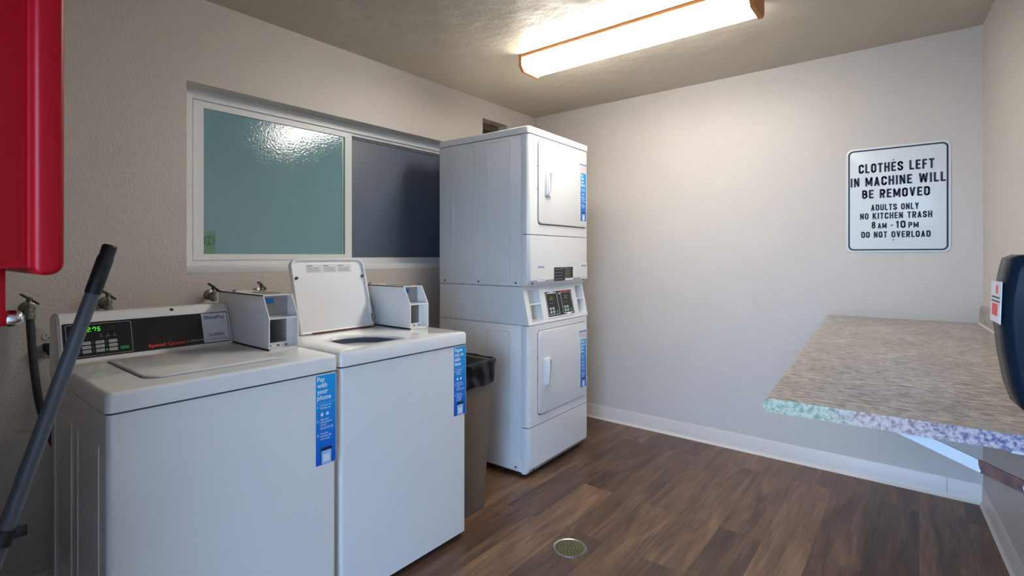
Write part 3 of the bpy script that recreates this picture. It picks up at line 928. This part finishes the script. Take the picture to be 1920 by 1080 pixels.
for x0, up in ((.222, True), (.388, False)):
    o = rrect(x0, x0 + .124, .038, .170, .006, 3); i = rrect(x0 + .002, x0 + .122, .040, .168, .005, 3)
    gl.ring(o, i, .0012, .0016, sm_)
    yv = .170 if up else .038; sg = 1 if up else -1
    gl.prism([(x0 + .006, yv), (x0 + .062, yv + sg * .009), (x0 + .118, yv), (x0 + .062, yv - sg * .003)], .0012, .0017, sm_)
    b = MB(); seven_seg(b, '20', x0 + .040, .130, .018, sm_); b.build('price_display', M['yellow_led'], dc)
    b = MB(); b.box(x0 + .034, x0 + .078, .124, .153, .0011, .0014, mtx=sm_); b.build('display_window', M['olive'], dc)
    for px, py in ((.03, .076), (.06, .076), (.03, .055), (.06, .055)):
        b = MB(); b.prism(rrect(x0 + px - .010, x0 + px + .010, py - .0075, py + .0075, .003, 3), .0012, .0022, sm_); b.build('cycle_button', M['button'], dc)
        wd = MB(); wd.box(x0 + px - .004, x0 + px + .004, py - .002, py + .002, .0022, .0024, mtx=sm_); wd.build('button_mark', M['dark_print'], dc)
    b = MB(); b.prism(circle(x0 + .096, .056, .010, 16), .0012, .0024, sm_); b.build('start_button', M['green_button'], dc)
    for px in (.038, .06):
        gl.prism(circle(x0 + px, .108, .0022, 8), .0012, .0016, sm_)
gl.prism(circle(.374, .163, .006, 12), .0012, .0017, sm_)
gl.build('panel_lines', M['white_print'], dc)
b = MB(); b.text('Speed Queen', .015, .395, .166, sm_, z=.0017, fat=.03, width=.105); b.build('panel_wordmark', M['red_print'], dc)

# ---------------------------------------------------------------- trash can and its bag
tx0, tx1, ty0, ty1 = 1.705, 1.958, 1.692, 2.20
def loft(b, rings, closed_bottom=True):
    bmm = bmesh.new()
    rows = [[bmm.verts.new(p) for p in r] for r in rings]
    n = len(rows[0])
    for r0, r1 in zip(rows, rows[1:]):
        for k in range(n):
            bmm.faces.new((r0[k], r0[(k + 1) % n], r1[(k + 1) % n], r1[k]))
    if closed_bottom:
        bmm.faces.new(rows[0][::-1])
    bmesh.ops.recalc_face_normals(bmm, faces=bmm.faces[:])
    b._take(bmm)
def rr3(x0, x1, y0, y1, r, z, seg=4): return [(px, py, z) for px, py in rrect(x0, x1, y0, y1, r, seg)]
t = thing('trash_can', 'tall narrow brown plastic trash can between the open washer and the dryer', 'trash can', (tx0, ty0, 0))
cw, cl = tx1 - tx0, ty1 - ty0
b = MB(); loft(b, [rr3(.045, cw - .05, 0.004, cl - .03, .02, .002), rr3(.044, cw - .049, 0.002, cl - .03, .02, .012), rr3(.0, cw + .008, 0, cl, .018, .722), rr3(.004, cw + .004, .004, cl - .004, .016, .722), rr3(.05, cw - .055, .01, cl - .035, .018, .02)])
b.build('can_body', M['can'], t)
b = MB(); b.tube([(px, py, .724) for px, py in rrect(-.002, cw + .010, -.002, cl + .002, .018, 4)] + [(-.002 + .0, .016, .724)], .005, 8); b.build('can_rim', M['can'], t)
# bag folded over the rim
def wr(ring, amp, k0, outw=0):
    n = len(ring); c = (cw / 2, cl / 2); out = []
    for i, (px, py, pz) in enumerate(ring):
        a = math.sin(i * 1.7 + k0) * .5 + math.sin(i * .63 + k0 * 2.1) * .5
        dx, dy = px - c[0], py - c[1]; L = math.hypot(dx, dy)
        out.append((px + dx / L * (outw + amp * a), py + dy / L * (outw + amp * a), pz + amp * .9 * math.sin(i * .9 + k0)))
    return out
def dense(x0, x1, y0, y1, r, z, per=10):
    base = rrect(x0, x1, y0, y1, r, 3); out = []
    for (ax, ay), (bx, by) in zip(base, base[1:] + base[:1]):
        n = max(1, int(math.hypot(bx - ax, by - ay) / .02))
        for k in range(n):
            out.append((ax + (bx - ax) * k / n, ay + (by - ay) * k / n, z))
    return out
b = MB()
X0, X1, Y0, Y1 = -.006, cw + .016, -.006, cl + .006
R = [wr(dense(X0 - .0, X1 - .008, Y0, Y1, .02, .615), .003, 1.0, .006), wr(dense(X0, X1 - .004, Y0, Y1, .02, .64), .007, 2.0, .006), wr(dense(X0, X1, Y0, Y1, .02, .672), .008, 3.3, .008),
     wr(dense(X0, X1, Y0, Y1, .02, .70), .006, 4.4, .011), wr(dense(X0, X1, Y0, Y1, .02, .728), .002, 5.0, .016), wr(dense(X0, X1, Y0, Y1, .02, .739), .002, 5.2, .010),
     wr(dense(X0, X1, Y0, Y1, .02, .736), .002, 5.4, -.008), wr(dense(X0 + .014, X1 - .014, Y0 + .014, Y1 - .014, .02, .70), .003, 6.0, -.012), wr(dense(X0 + .05, X1 - .055, Y0 + .03, Y1 - .05, .02, .45), .005, 6.4, -.015), wr(dense(X0 + .07, X1 - .085, Y0 + .04, Y1 - .06, .02, .14), .004, 6.4, -.015)]
def resample(L, n=96):
    d = [0]
    for p, q in zip(L, L[1:] + L[:1]): d.append(d[-1] + (Vector(q) - Vector(p)).length)
    out = []
    for k in range(n):
        s = d[-1] * k / n
        i = max(j for j in range(len(d) - 1) if d[j] <= s)
        f = (s - d[i]) / max(1e-9, d[i + 1] - d[i])
        out.append(tuple(Vector(L[i]).lerp(Vector(L[(i + 1) % len(L)]), f)))
    return out
loft(b, [resample(r) for r in R], False)
bag = b.build('trash_bag', M['bag'])
bag.location = (tx0, ty0, 0)
md = bag.modifiers.new('sub', 'SUBSURF'); md.levels = 1; md.render_levels = 1
tag(bag, 'black plastic trash bag folded over the rim of the brown can', 'trash bag')

# ---------------------------------------------------------------- sign
def glyph(ch):
    """narrow block capital: (width, centre-line paths, closed flags) in a box of height 1"""
    t = .20; a = t / 2; T = 1 - a
    def W_(w): return w - a
    w = {'I': .22, 'M': .74, 'W': .86, '1': .36, '-': .34, 'A': .60, 'V': .60, 'Y': .60, 'L': .47, 'F': .48, 'E': .50, 'T': .54, 'K': .60}.get(ch, .57)
    R = W_(w); r = .17; P = []
    arc = lambda cx, cy, a0, a1: [(cx + r * math.cos(math.radians(a0 + (a1 - a0) * k / 4)), cy + r * math.sin(math.radians(a0 + (a1 - a0) * k / 4))) for k in range(5)]
    full = arc(R - r, T - r, 0, 90) + arc(a + r, T - r, 90, 180) + arc(a + r, a + r, 180, 270) + arc(R - r, a + r, 270, 360)
    if ch in 'O0': P = [full + [full[0]]]
    elif ch == 'C': P = [[(R, .66)] + full + [(R, .34)]]
    elif ch == 'U': P = [[(a, 1)] + arc(a + r, a + r, 180, 270) + arc(R - r, a + r, 270, 360) + [(R, 1)]]
    elif ch == 'D': P = [[(a, a), (a, T)] + arc(R - r, T - r, 90, 0) + arc(R - r, a + r, 0, -90) + [(a, a)]]
    elif ch == 'S': P = [[(R, .70)] + arc(R - r, T - r, 0, 90) + arc(a + r, T - r, 90, 180) + [(a, .66), (a + .05, .57), (R - .05, .43), (R, .34)] + arc(R - r, a + r, 0, -90) + arc(a + r, a + r, 270, 180) + [(a, .30)]]
    elif ch in 'PR': P = [[(a, 0), (a, T)] + arc(R - r, T - r, 90, 0) + [(R, .60), (R - .06, .49), (a, .46)]] + ([[(w * .5, .46), (R - .01, 0)]] if ch == 'R' else [])
    elif ch == 'B': P = [[(a, a), (a, T), (R - .16, T), (R - .03, T - .10), (R - .03, .62), (R - .12, .52), (a, .52)], [(R - .14, .52), (R, .41), (R, .22), (R - .14, a), (a, a)]]
    elif ch == 'E': P = [[(w, T), (a, T), (a, a), (w, a)], [(a, .51), (w - .05, .51)]]
    elif ch == 'F': P = [[(w, T), (a, T), (a, 0)], [(a, .50), (w - .06, .50)]]
    elif ch == 'L': P = [[(a, 1), (a, a), (w, a)]]
    elif ch == 'T': P = [[(0, T), (w, T)], [(w / 2, T), (w / 2, 0)]]
    elif ch == 'H': P = [[(a, 0), (a, 1)], [(R, 0), (R, 1)], [(a, .51), (R, .51)]]
    elif ch == 'I': P = [[(w / 2, 0), (w / 2, 1)]]
    elif ch == 'N': P = [[(a, 0), (a, T), (R, a), (R, 1)]]
    elif ch == 'M': P = [[(a, 0), (a, T), (w / 2, .22), (R, T), (R, 0)]]
    elif ch == 'K': P = [[(a, 0), (a, 1)], [(a, .36), (R, 1)], [(w * .42, .56), (R, 0)]]
    elif ch == 'V': P = [[(a, 1), (w / 2, a), (R, 1)]]
    elif ch == 'W': P = [[(a, 1), (w * .27, a), (w / 2, .86), (w * .73, a), (R, 1)]]
    elif ch == 'Y': P = [[(a, 1), (w / 2, .46), (R, 1)], [(w / 2, .46), (w / 2, 0)]]
    elif ch == 'A': P = [[(a, 0), (w / 2, T), (R, 0)], [(w * .24, .27), (w * .76, .27)]]
    elif ch == '8': P = [[(a + .13, .52), (a + .03, .63), (a + .03, T - .10), (a + .15, T), (R - .15, T), (R - .03, T - .10), (R - .03, .63), (R - .13, .52), (a + .13, .52), (a, .40), (a, .22), (a + .14, a), (R - .14, a), (R, .22), (R, .40), (R - .13, .52)]]
    elif ch == '1': P = [[(w * .62, 0), (w * .62, T), (.04, .76)]]
    elif ch == '-': P = [[(0, .42), (w, .42)]]
    return w, P
def block_text(b, txt, x, y, width, cap, m, z):
    t = .20; gap = .15; items = []; cx = 0
    for ch in txt:
        if ch == ' ':
            cx += .24; continue
        w, P = glyph(ch); items.append((cx, P)); cx += w + gap
    k = width / (cx - gap)
    for ox, P in items:
        for path in P:
            q = [Vector(((ox + px) * k + x, py * cap + y)) for px, py in path]
            th = t * 1.1 * min(k, cap * .9) / 2
            for i in range(len(q) - 1):
                d = q[i + 1] - q[i]
                if d.length < 1e-7: continue
                d.normalize(); nrm = Vector((-d.y, d.x)) * th
                b.prism([tuple(q[i] - nrm), tuple(q[i + 1] - nrm), tuple(q[i + 1] + nrm), tuple(q[i] + nrm)], z, z + .0004, m)
                if i:
                    b.prism(circle(q[i].x, q[i].y, th, 10), z, z + .0004, m)
SZ0, SZ1, SY0, SY1 = 1.275, 1.860, .326, -.130
sw, sh = SY0 - SY1, SZ1 - SZ0
sg = thing('wall_sign', 'white metal laundry rules sign with black border on the back wall', 'sign', (XB - .001, SY0, SZ0))
m = frame((0, 0, 0), (0, -1, 0), (0, 0, 1))
b = MB(); b.prism(rrect(0, sw, 0, sh, .030, 6), 0, .003, m, bev=.001); plate = b.build('sign_plate', M['sign'], sg)
b = MB(); b.ring(rrect(.0095, sw - .0095, .0095, sh - .0095, .026, 6), rrect(.0175, sw - .0175, .0175, sh - .0175, .019, 6), .003, .0034, m); b.build('sign_border', M['dark_print'], sg)
b = MB()
yy = lambda f: sh * (1 - f)
def line(s, f0, f1, w0, w1, fat=.022):
    # cap height between the fractions f0..f1 of the sign height, spanning w0..w1 of its width
    cap = sh * (f1 - f0)
    block_text(b, s, sw * w0, yy(f1), sw * (w1 - w0), cap, m, .003)
line('CLOTHES  LEFT', .152, .242, .13, .855)
line('IN  MACHINE  WILL', .280, .368, .045, .955)
line('BE  REMOVED', .402, .486, .165, .815)
line('ADULTS  ONLY', .545, .605, .255, .715, .016)
line('NO  KITCHEN  TRASH', .625, .685, .145, .835, .016)
line('8', .707, .775, .262, .300, .016)
line('AM', .722, .775, .322, .410, .016)
line('-', .707, .775, .450, .470, .02)
line('10', .707, .775, .498, .592, .016)
line('PM', .722, .775, .617, .713, .016)
line('DO  NOT  OVERLOAD', .803, .862, .157, .820, .016)
b.build('sign_lettering', M['dark_print'], sg)
for f in (.135, .885):
    b = MB(); b.lathe([(.0035, 0), (.0035, .002), (0, .003)], 10, m @ Matrix.Translation((sw * .475, yy(f), .003)), cap=False); b.build('sign_screw', M['dark_metal'], sg)

# ---------------------------------------------------------------- worktop on the counter wall
CA = math.atan(SLOPE)
CL, CWD, CZ, CT = 2.125, .676, .918, .032
ct = thing('countertop', 'grey stone-look laminate folding counter along the right wall', 'countertop', (XB, yc(XB), CZ), CA)
# local: x runs from -CL (near end) to 0 (back wall), y from 0 (wall) to CWD (front)
nose = [(0.0, 0), (0.0, -CT), (CWD - .02, -CT), (CWD - .008, -CT + .003), (CWD, -CT / 2), (CWD - .004, -.010), (CWD - .014, -.001), (CWD - .022, .0015), (CWD - .032, 0)]
mx0 = -CL
trimx = -.006
b = MB(); b.prism(nose, mx0, trimx - .04, YZ); b.build('worktop', M['counter'], ct)
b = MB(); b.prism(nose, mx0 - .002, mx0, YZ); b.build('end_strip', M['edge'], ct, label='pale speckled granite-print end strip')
b = MB(); b.prism([(.0, 0), (.020, 0), (.020, .07), (.016, .082), (.008, .086), (0, .084)], mx0 + .004, trimx - .04, YZ); b.build('backsplash', M['counter'], ct)
b = MB(); b.prism([(.02, 0), (.026, 0), (.021, .005), (.02, .005)], mx0 + .004, trimx - .04, YZ); b.build('caulk_line', M['base'], ct)

def rust_paint():
    m = mat('peeling_white_paint', srgb(232, 234, 236), .5)
    nt = m.node_tree; L = nt.links.new
    b = nt.nodes['Principled BSDF']
    t = nt.nodes.new('ShaderNodeTexCoord')
    n = nt.nodes.new('ShaderNodeTexNoise'); n.inputs['Scale'].default_value = 40; n.inputs['Detail'].default_value = 4
    L(t.outputs['Object'], n.inputs['Vector'])
    s = nt.nodes.new('ShaderNodeSeparateXYZ'); L(t.outputs['Object'], s.inputs[0])
    # a patch of bare rusty steel along the middle of the brace
    a = nt.nodes.new('ShaderNodeMath'); a.operation = 'SUBTRACT'; a.inputs[1].default_value = .253
    ab = nt.nodes.new('ShaderNodeMath'); ab.operation = 'ABSOLUTE'
    w = nt.nodes.new('ShaderNodeMath'); w.operation = 'MULTIPLY_ADD'; w.inputs[1].default_value = .018; w.inputs[2].default_value = .024
    lt_ = nt.nodes.new('ShaderNodeMath'); lt_.operation = 'LESS_THAN'
    L(s.outputs['Y'], a.inputs[0]); L(a.outputs[0], ab.inputs[0]); L(n.outputs['Fac'], w.inputs[0]); L(ab.outputs[0], lt_.inputs[0]); L(w.outputs[0], lt_.inputs[1])
    r = nt.nodes.new('ShaderNodeValToRGB')
    r.color_ramp.elements[0].position = .4; r.color_ramp.elements[0].color = srgb(70, 36, 30)
    r.color_ramp.elements[1].position = .65; r.color_ramp.elements[1].color = srgb(112, 64, 46)
    L(n.outputs['Fac'], r.inputs[0])
    mx = nt.nodes.new('ShaderNodeMix'); mx.data_type = 'RGBA'
    mx.inputs['A'].default_value = srgb(200, 202, 204)
    L(lt_.outputs[0], mx.inputs['Factor']); L(r.outputs[0], mx.inputs['B'])
    L(mx.outputs['Result'], b.inputs['Base Color'])
    return m
M['peeling'] = rust_paint()
# triangular shelf bracket near the free end of the counter (local axes as the counter's)
bx = -CL + .045
br = thing('shelf_bracket', 'white metal shelf bracket with rusty brace under the counter end', 'bracket', (XB, yc(XB), CZ - CT - .001), CA)
ht = .0165
b = MB(); b.box(bx - ht, bx + ht, .004, .24, -.012, -.0005); b.build('top_leg', M['bracket'], br)
b = MB(); b.box(bx - ht, bx + ht, .0005, .004, -.30, -.004); b.build('wall_leg', M['bracket'], br)
b = MB()
# flat bar, cut level under the counter and square against the wall
gy, gz, sl, hw = .385, -.0125, .402, .0115        # top centre, slope, half width
lo = lambda y: gz - hw * 1.08 - (gy - y) * sl
up = lambda y: gz + hw * 1.08 - (gy - y) * sl
ylo = gy + (-.001 - (gz - hw * 1.08)) / sl; yup = gy + (-.001 - (gz + hw * 1.08)) / sl
b.prism([(.006, lo(.006)), (ylo, -.001), (yup, -.001), (.006, up(.006))], bx - .003, bx + .003, YZ)
b.build('brace', M['peeling'], br)

# ---------------------------------------------------------------- towel dispenser on the counter wall
px_, pw_ = 1.25, .16
dp = thing('towel_dispenser', 'dark smoked plastic paper towel dispenser at the right edge above the counter', 'dispenser', (px_, yc(px_), .965), CA)
prof = [(.03, -.012), (.06, -.020), (.13, -.014), (.18, -.002), (.236, .012), (.250, .026), (.260, .06), (.269, .12), (.274, .18), (.272, .225), (.265, .268), (.261, .286), (.248, .292), (.012, .292), (.012, .05), (.03, .045)]
b = MB()
bmm = bmesh.new()
rows = []
for k, (x, ins) in enumerate(((0, .014), (.005, .005), (.014, 0), (.085, -.002), (.115, .010), (.14, .030), (pw_, .058))):
    cy, cz = .14, .145
    rows.append([bmm.verts.new((x, cy + (py - cy) * (1 - ins / .14) if py > cy else py, cz + (pz - cz) * (1 - ins / .16))) for py, pz in prof])
n = len(prof)
for r0, r1 in zip(rows, rows[1:]):
    for k in range(n):
        bmm.faces.new((r0[k], r0[(k + 1) % n], r1[(k + 1) % n], r1[k]))
bmm.faces.new(rows[0]); bmm.faces.new(rows[-1][::-1])
bmesh.ops.recalc_face_normals(bmm, faces=bmm.faces[:])
b._take(bmm); b.build('smoked_cover', M['shell'], dp)
b = MB(); b.box(.006, pw_ - .006, .0005, .014, .046, .30, .003); b.box(.02, pw_ - .06, .05, .2, .2925, .2985, .002); b.build('back_plate', M['shell_back'], dp)
lm = frame((.092, .2762, .170), (-1, 0, 0), (0, -.03, 1))
b = MB(); b.box(-.005, .085, 0, .075, 0, .0012, mtx=lm); lab = b.build('front_label', M['paper'], dp, label='white label with red marks')
b = MB(); b.prism(circle(.05, .060, .009, 14), .0012, .0016, lm); b.box(.012, .06, .012, .034, .0012, .0016, mtx=lm); b.build('label_marks', M['red_print'], lab)
b = MB(); b.box(.005, .075, .044, .047, .0012, .0016, mtx=lm); b.box(.005, .075, .037, .040, .0012, .0016, mtx=lm); b.build('label_lines', M['dark_print'], lab)

# ---------------------------------------------------------------- red cabinet at the left edge
rc = thing('red_wall_cabinet', 'red metal wall cabinet hanging at the left edge of the room', 'cabinet', (XD, 1.0, 1.228))
RX = .276                                          # reach from the wall
b = MB(); b.prism(rrect(0, RX - .030, .010, .86, .006, 3), -.30, -.006, FRONT, bev=.004, seg=2); b.build('cabinet_body', M['red'], rc)
b = MB(); b.prism(rrect(RX - .040, RX - .008, .0095, .86, (.004, .004, .01, .01), 3), -.30, -.001, FRONT, bev=.003); b.build('cabinet_flange', M['red'], rc)
b = MB(); b.prism(rrect(RX - .034, RX, 0, .87, (.012, .018, .018, .012), 5), -.31, .008, FRONT, bev=.008, seg=4); b.build('cabinet_cover', M['red'], rc)
b = MB(); b.box(.192, .2205, .055, .085, -.072, .02, .004)
b.tube([(.16, .07, -.066), (.222, .07, -.066)], .011, 16)
b.build('lever_arm', M['red'], rc)
b = MB(); b.ball((.228, .07, -.066), .0125, (1.15, 1, 1), 20); b.build('lever_tip', M['chrome'], rc, label='chrome lever tip')

# ---------------------------------------------------------------- long handle leaning at the left
P = Vector((.317, 1.366, 1.2796)); Q = Vector((.187, 1.367, .839))
foot = P + (Q - P) * (P.z / (P.z - Q.z))
hd = thing('mop_handle', 'grey long-handled pole with black grip leaning in front of the closed washer', 'pole', foot)
P = P - foot; U = P.normalized(); Ln = P.length
g0 = Ln - .108
b = MB(); b.tube([U * .004, U * (g0 + .02)], [.0145, .0132], 20); b.build('pole', M['pole'], hd)
b = MB(); b.tube([U * g0, U * (g0 + .004), U * (Ln - .03), U * (Ln - .024), U * (Ln - .004), U * Ln], [.0138, .0148, .0150, .0135, .0138, .011], 20); b.build('grip', M['grip'], hd)
cpos = Ln - .585
b = MB(); b.tube([U * (cpos - .014), U * (cpos + .014)], .0185, 20)
side = Vector((-.78, .55, .25)).normalized()
b.tube([U * cpos, U * cpos + side * .05], .007, 10); b.box(-.012, .012, -.006, .006, -.012, .012, .002, mtx=Matrix.Translation(U * cpos + side * .022))
b.box(-.004, .016, -.006, .006, -.010, .010, .002, mtx=Matrix.Translation(U * cpos + Vector((.018, -.005, .004))))
b.build('clip', M['black_plastic'], hd)

# ---------------------------------------------------------------- taps, hose, socket, cord on the window wall
def tap(x, z, label, handle, ang, hose):
    t = thing('water_tap', label, 'tap', (x, YA, z), 0, 'laundry taps on the window wall')
    b = MB(); b.lathe([(.024, 0), (.024, .002), (.017, .007), (.011, .010)], 20, frame((0, 0, -.012), (1, 0, 0), (0, 0, 1))); b.build('flange', M['brass'], t)
    b = MB(); b.tube([(0, -.004, -.012), (0, -.05, -.012)], .0105, 14)
    b.lathe([(.011, -.04), (.014, -.036), (.014, -.024), (.010, -.020), (.010, -.008), (.0135, -.006), (.0135, .002), (.008, .004), (.006, .016)], 14, Matrix.Translation((0, -.05, 0)))
    if hose:
        b.lathe([(.0145, -.05), (.0165, -.048), (.0165, -.034), (.0145, -.032)], 14, Matrix.Translation((0, -.05, 0)))
    b.build('valve_body', M['brass'], t)
    b = MB()
    f = Matrix.Translation((0, -.05, .022)) @ Matrix.Rotation(ang, 4, 'Z') @ Matrix.Rotation(math.radians(38), 4, 'Y')
    b.lathe([(.007, -.01), (.008, -.002), (.006, .006), (0, .007)], 12, f, cap=False)
    for s in (-1, 1):
        L = [(s * (.006 + .021 * math.sin(math.pi * k / 12)), .0085 * math.sin(2 * math.pi * k / 12), 0) for k in range(13)]
        L = [(s * (.006 + .013 * (1 - math.cos(2 * math.pi * k / 14))), .0085 * math.sin(2 * math.pi * k / 14), 0) for k in range(15)]
        b.tube(L, .0030, 8, f)
    b.build('tap_handle', handle, t)
    return t
tap(.345, 1.078, 'tarnished wing tap feeding the grey hose, left of the closed washer', M['tap_grey'], .2, True)
tap(.572, 1.080, 'wing tap on the wall just behind the leaning grey pole', M['tap_grey'], .3, False)
tap(.955, 1.090, 'dark green wing tap between the washer console and its coin box', M['tap_green'], .2, False)
tap(1.170, 1.088, 'dark green tap handle peeking up behind the left coin box', M['tap_green'], .5, False)

def catmull(P, n=8):
    P = [Vector(p) for p in P]; Q = [2 * P[0] - P[1]] + P + [2 * P[-1] - P[-2]]; out = []
    for i in range(1, len(Q) - 2):
        for k in range(n):
            t = k / n; a, b_, c, d_ = Q[i - 1], Q[i], Q[i + 1], Q[i + 2]
            out.append(.5 * ((2 * b_) + (c - a) * t + (2 * a - 5 * b_ + 4 * c - d_) * t * t + (3 * b_ - a - 3 * c + d_) * t ** 3))
    return out + [P[-1]]
hp = catmull([(.345, 2.49, 1.040), (.348, 2.488, .97), (.354, 2.478, .86), (.366, 2.462, .73), (.388, 2.446, .62), (.424, 2.43, .52), (.475, 2.41, .40), (.50, 2.39, .28)])
b = MB(); b.tube(hp, .0118, 14)
for k in range(2, len(hp) - 1):
    b.tube([hp[k], hp[k] + (hp[k + 1] - hp[k]) * .18], .0124, 14)
hs = b.build('water_hose', M['hose']); tag(hs, 'grey braided water hose hanging from the leftmost tap', 'hose')

b = MB(); b.tube([(.358, 2.462, .882), (.392, 2.480, .884), (.428, 2.500, .886)], .0022, 8); b.build('hose_tie', M['dark_metal'], hs)

ot = thing('wall_outlet', 'beige duplex wall outlet left of the closed washer', 'outlet', (.402, YA, .937))
b = MB(); b.prism(rrect(-.035, .035, -.057, .057, .005, 3), 0, .005, FRONT, bev=.002); b.build('cover_plate', M['outlet'], ot)
for dz in (.0195, -.0195):
    b = MB(); o = circle(0, dz, .0172, 24); b.prism([(max(-.0165, min(.0165, px)), max(dz - .0135, min(dz + .0135, py))) for px, py in o], .004, .0075, FRONT); rcp = b.build('socket_face', M['outlet'], ot)
    b = MB()
    for px in (-.0064, .0064):
        b.box(px - .0012, px + .0012, -.0081, -.0072, dz - .001, dz + .008)
    b.prism(circle(0, dz - .007, .0026, 10), .0072, .0081, FRONT); b.build('socket_slots', M['gasket'], rcp)
cdx = thing('power_cord', 'black power cord plugged into the lower outlet socket', 'power cord', (.402, YA - .0085, .9175))
b = MB(); b.prism(rrect(-.017, .017, -.015, .014, .005, 3), 0, .028, FRONT, bev=.005, seg=3); b.box(-.008, .012, -.03, -.012, -.030, -.006, .003); b.build('plug', M['cord'], cdx)
cp = catmull([(.004, -.022, -.026), (.008, -.024, -.07), (.010, -.026, -.15), (.006, -.022, -.25), (.004, -.03, -.34), (.02, -.045, -.40), (.07, -.06, -.47)])
b = MB(); b.tube(cp, .0055, 10); b.build('cable', M['cord'], cdx)

# ---------------------------------------------------------------- floor drain
fd = thing('floor_drain', 'round brass floor drain with metal rim in the plank floor', 'floor drain', (1.862, 1.172, 0))
b = MB(); b.lathe([(.062, .0004), (.066, .0032), (.0705, .0036), (.073, .0004)], 40, cap=False); b.build('drain_rim', M['steel'], fd)
b = MB(); b.lathe([(0, .0016), (.0635, .0016)], 40, cap=False); b.build('drain_grate', M['grate'], fd)
b = MB()
for r, n_ in ((.012, 5), (.026, 11), (.040, 17), (.053, 22)):
    for k in range(n_):
        a = 2 * math.pi * k / n_ + r * 40
        b.prism(circle(r * math.cos(a), r * math.sin(a), .0029, 8), .0016, .0020)
b.build('drain_holes', M['hole'], fd)
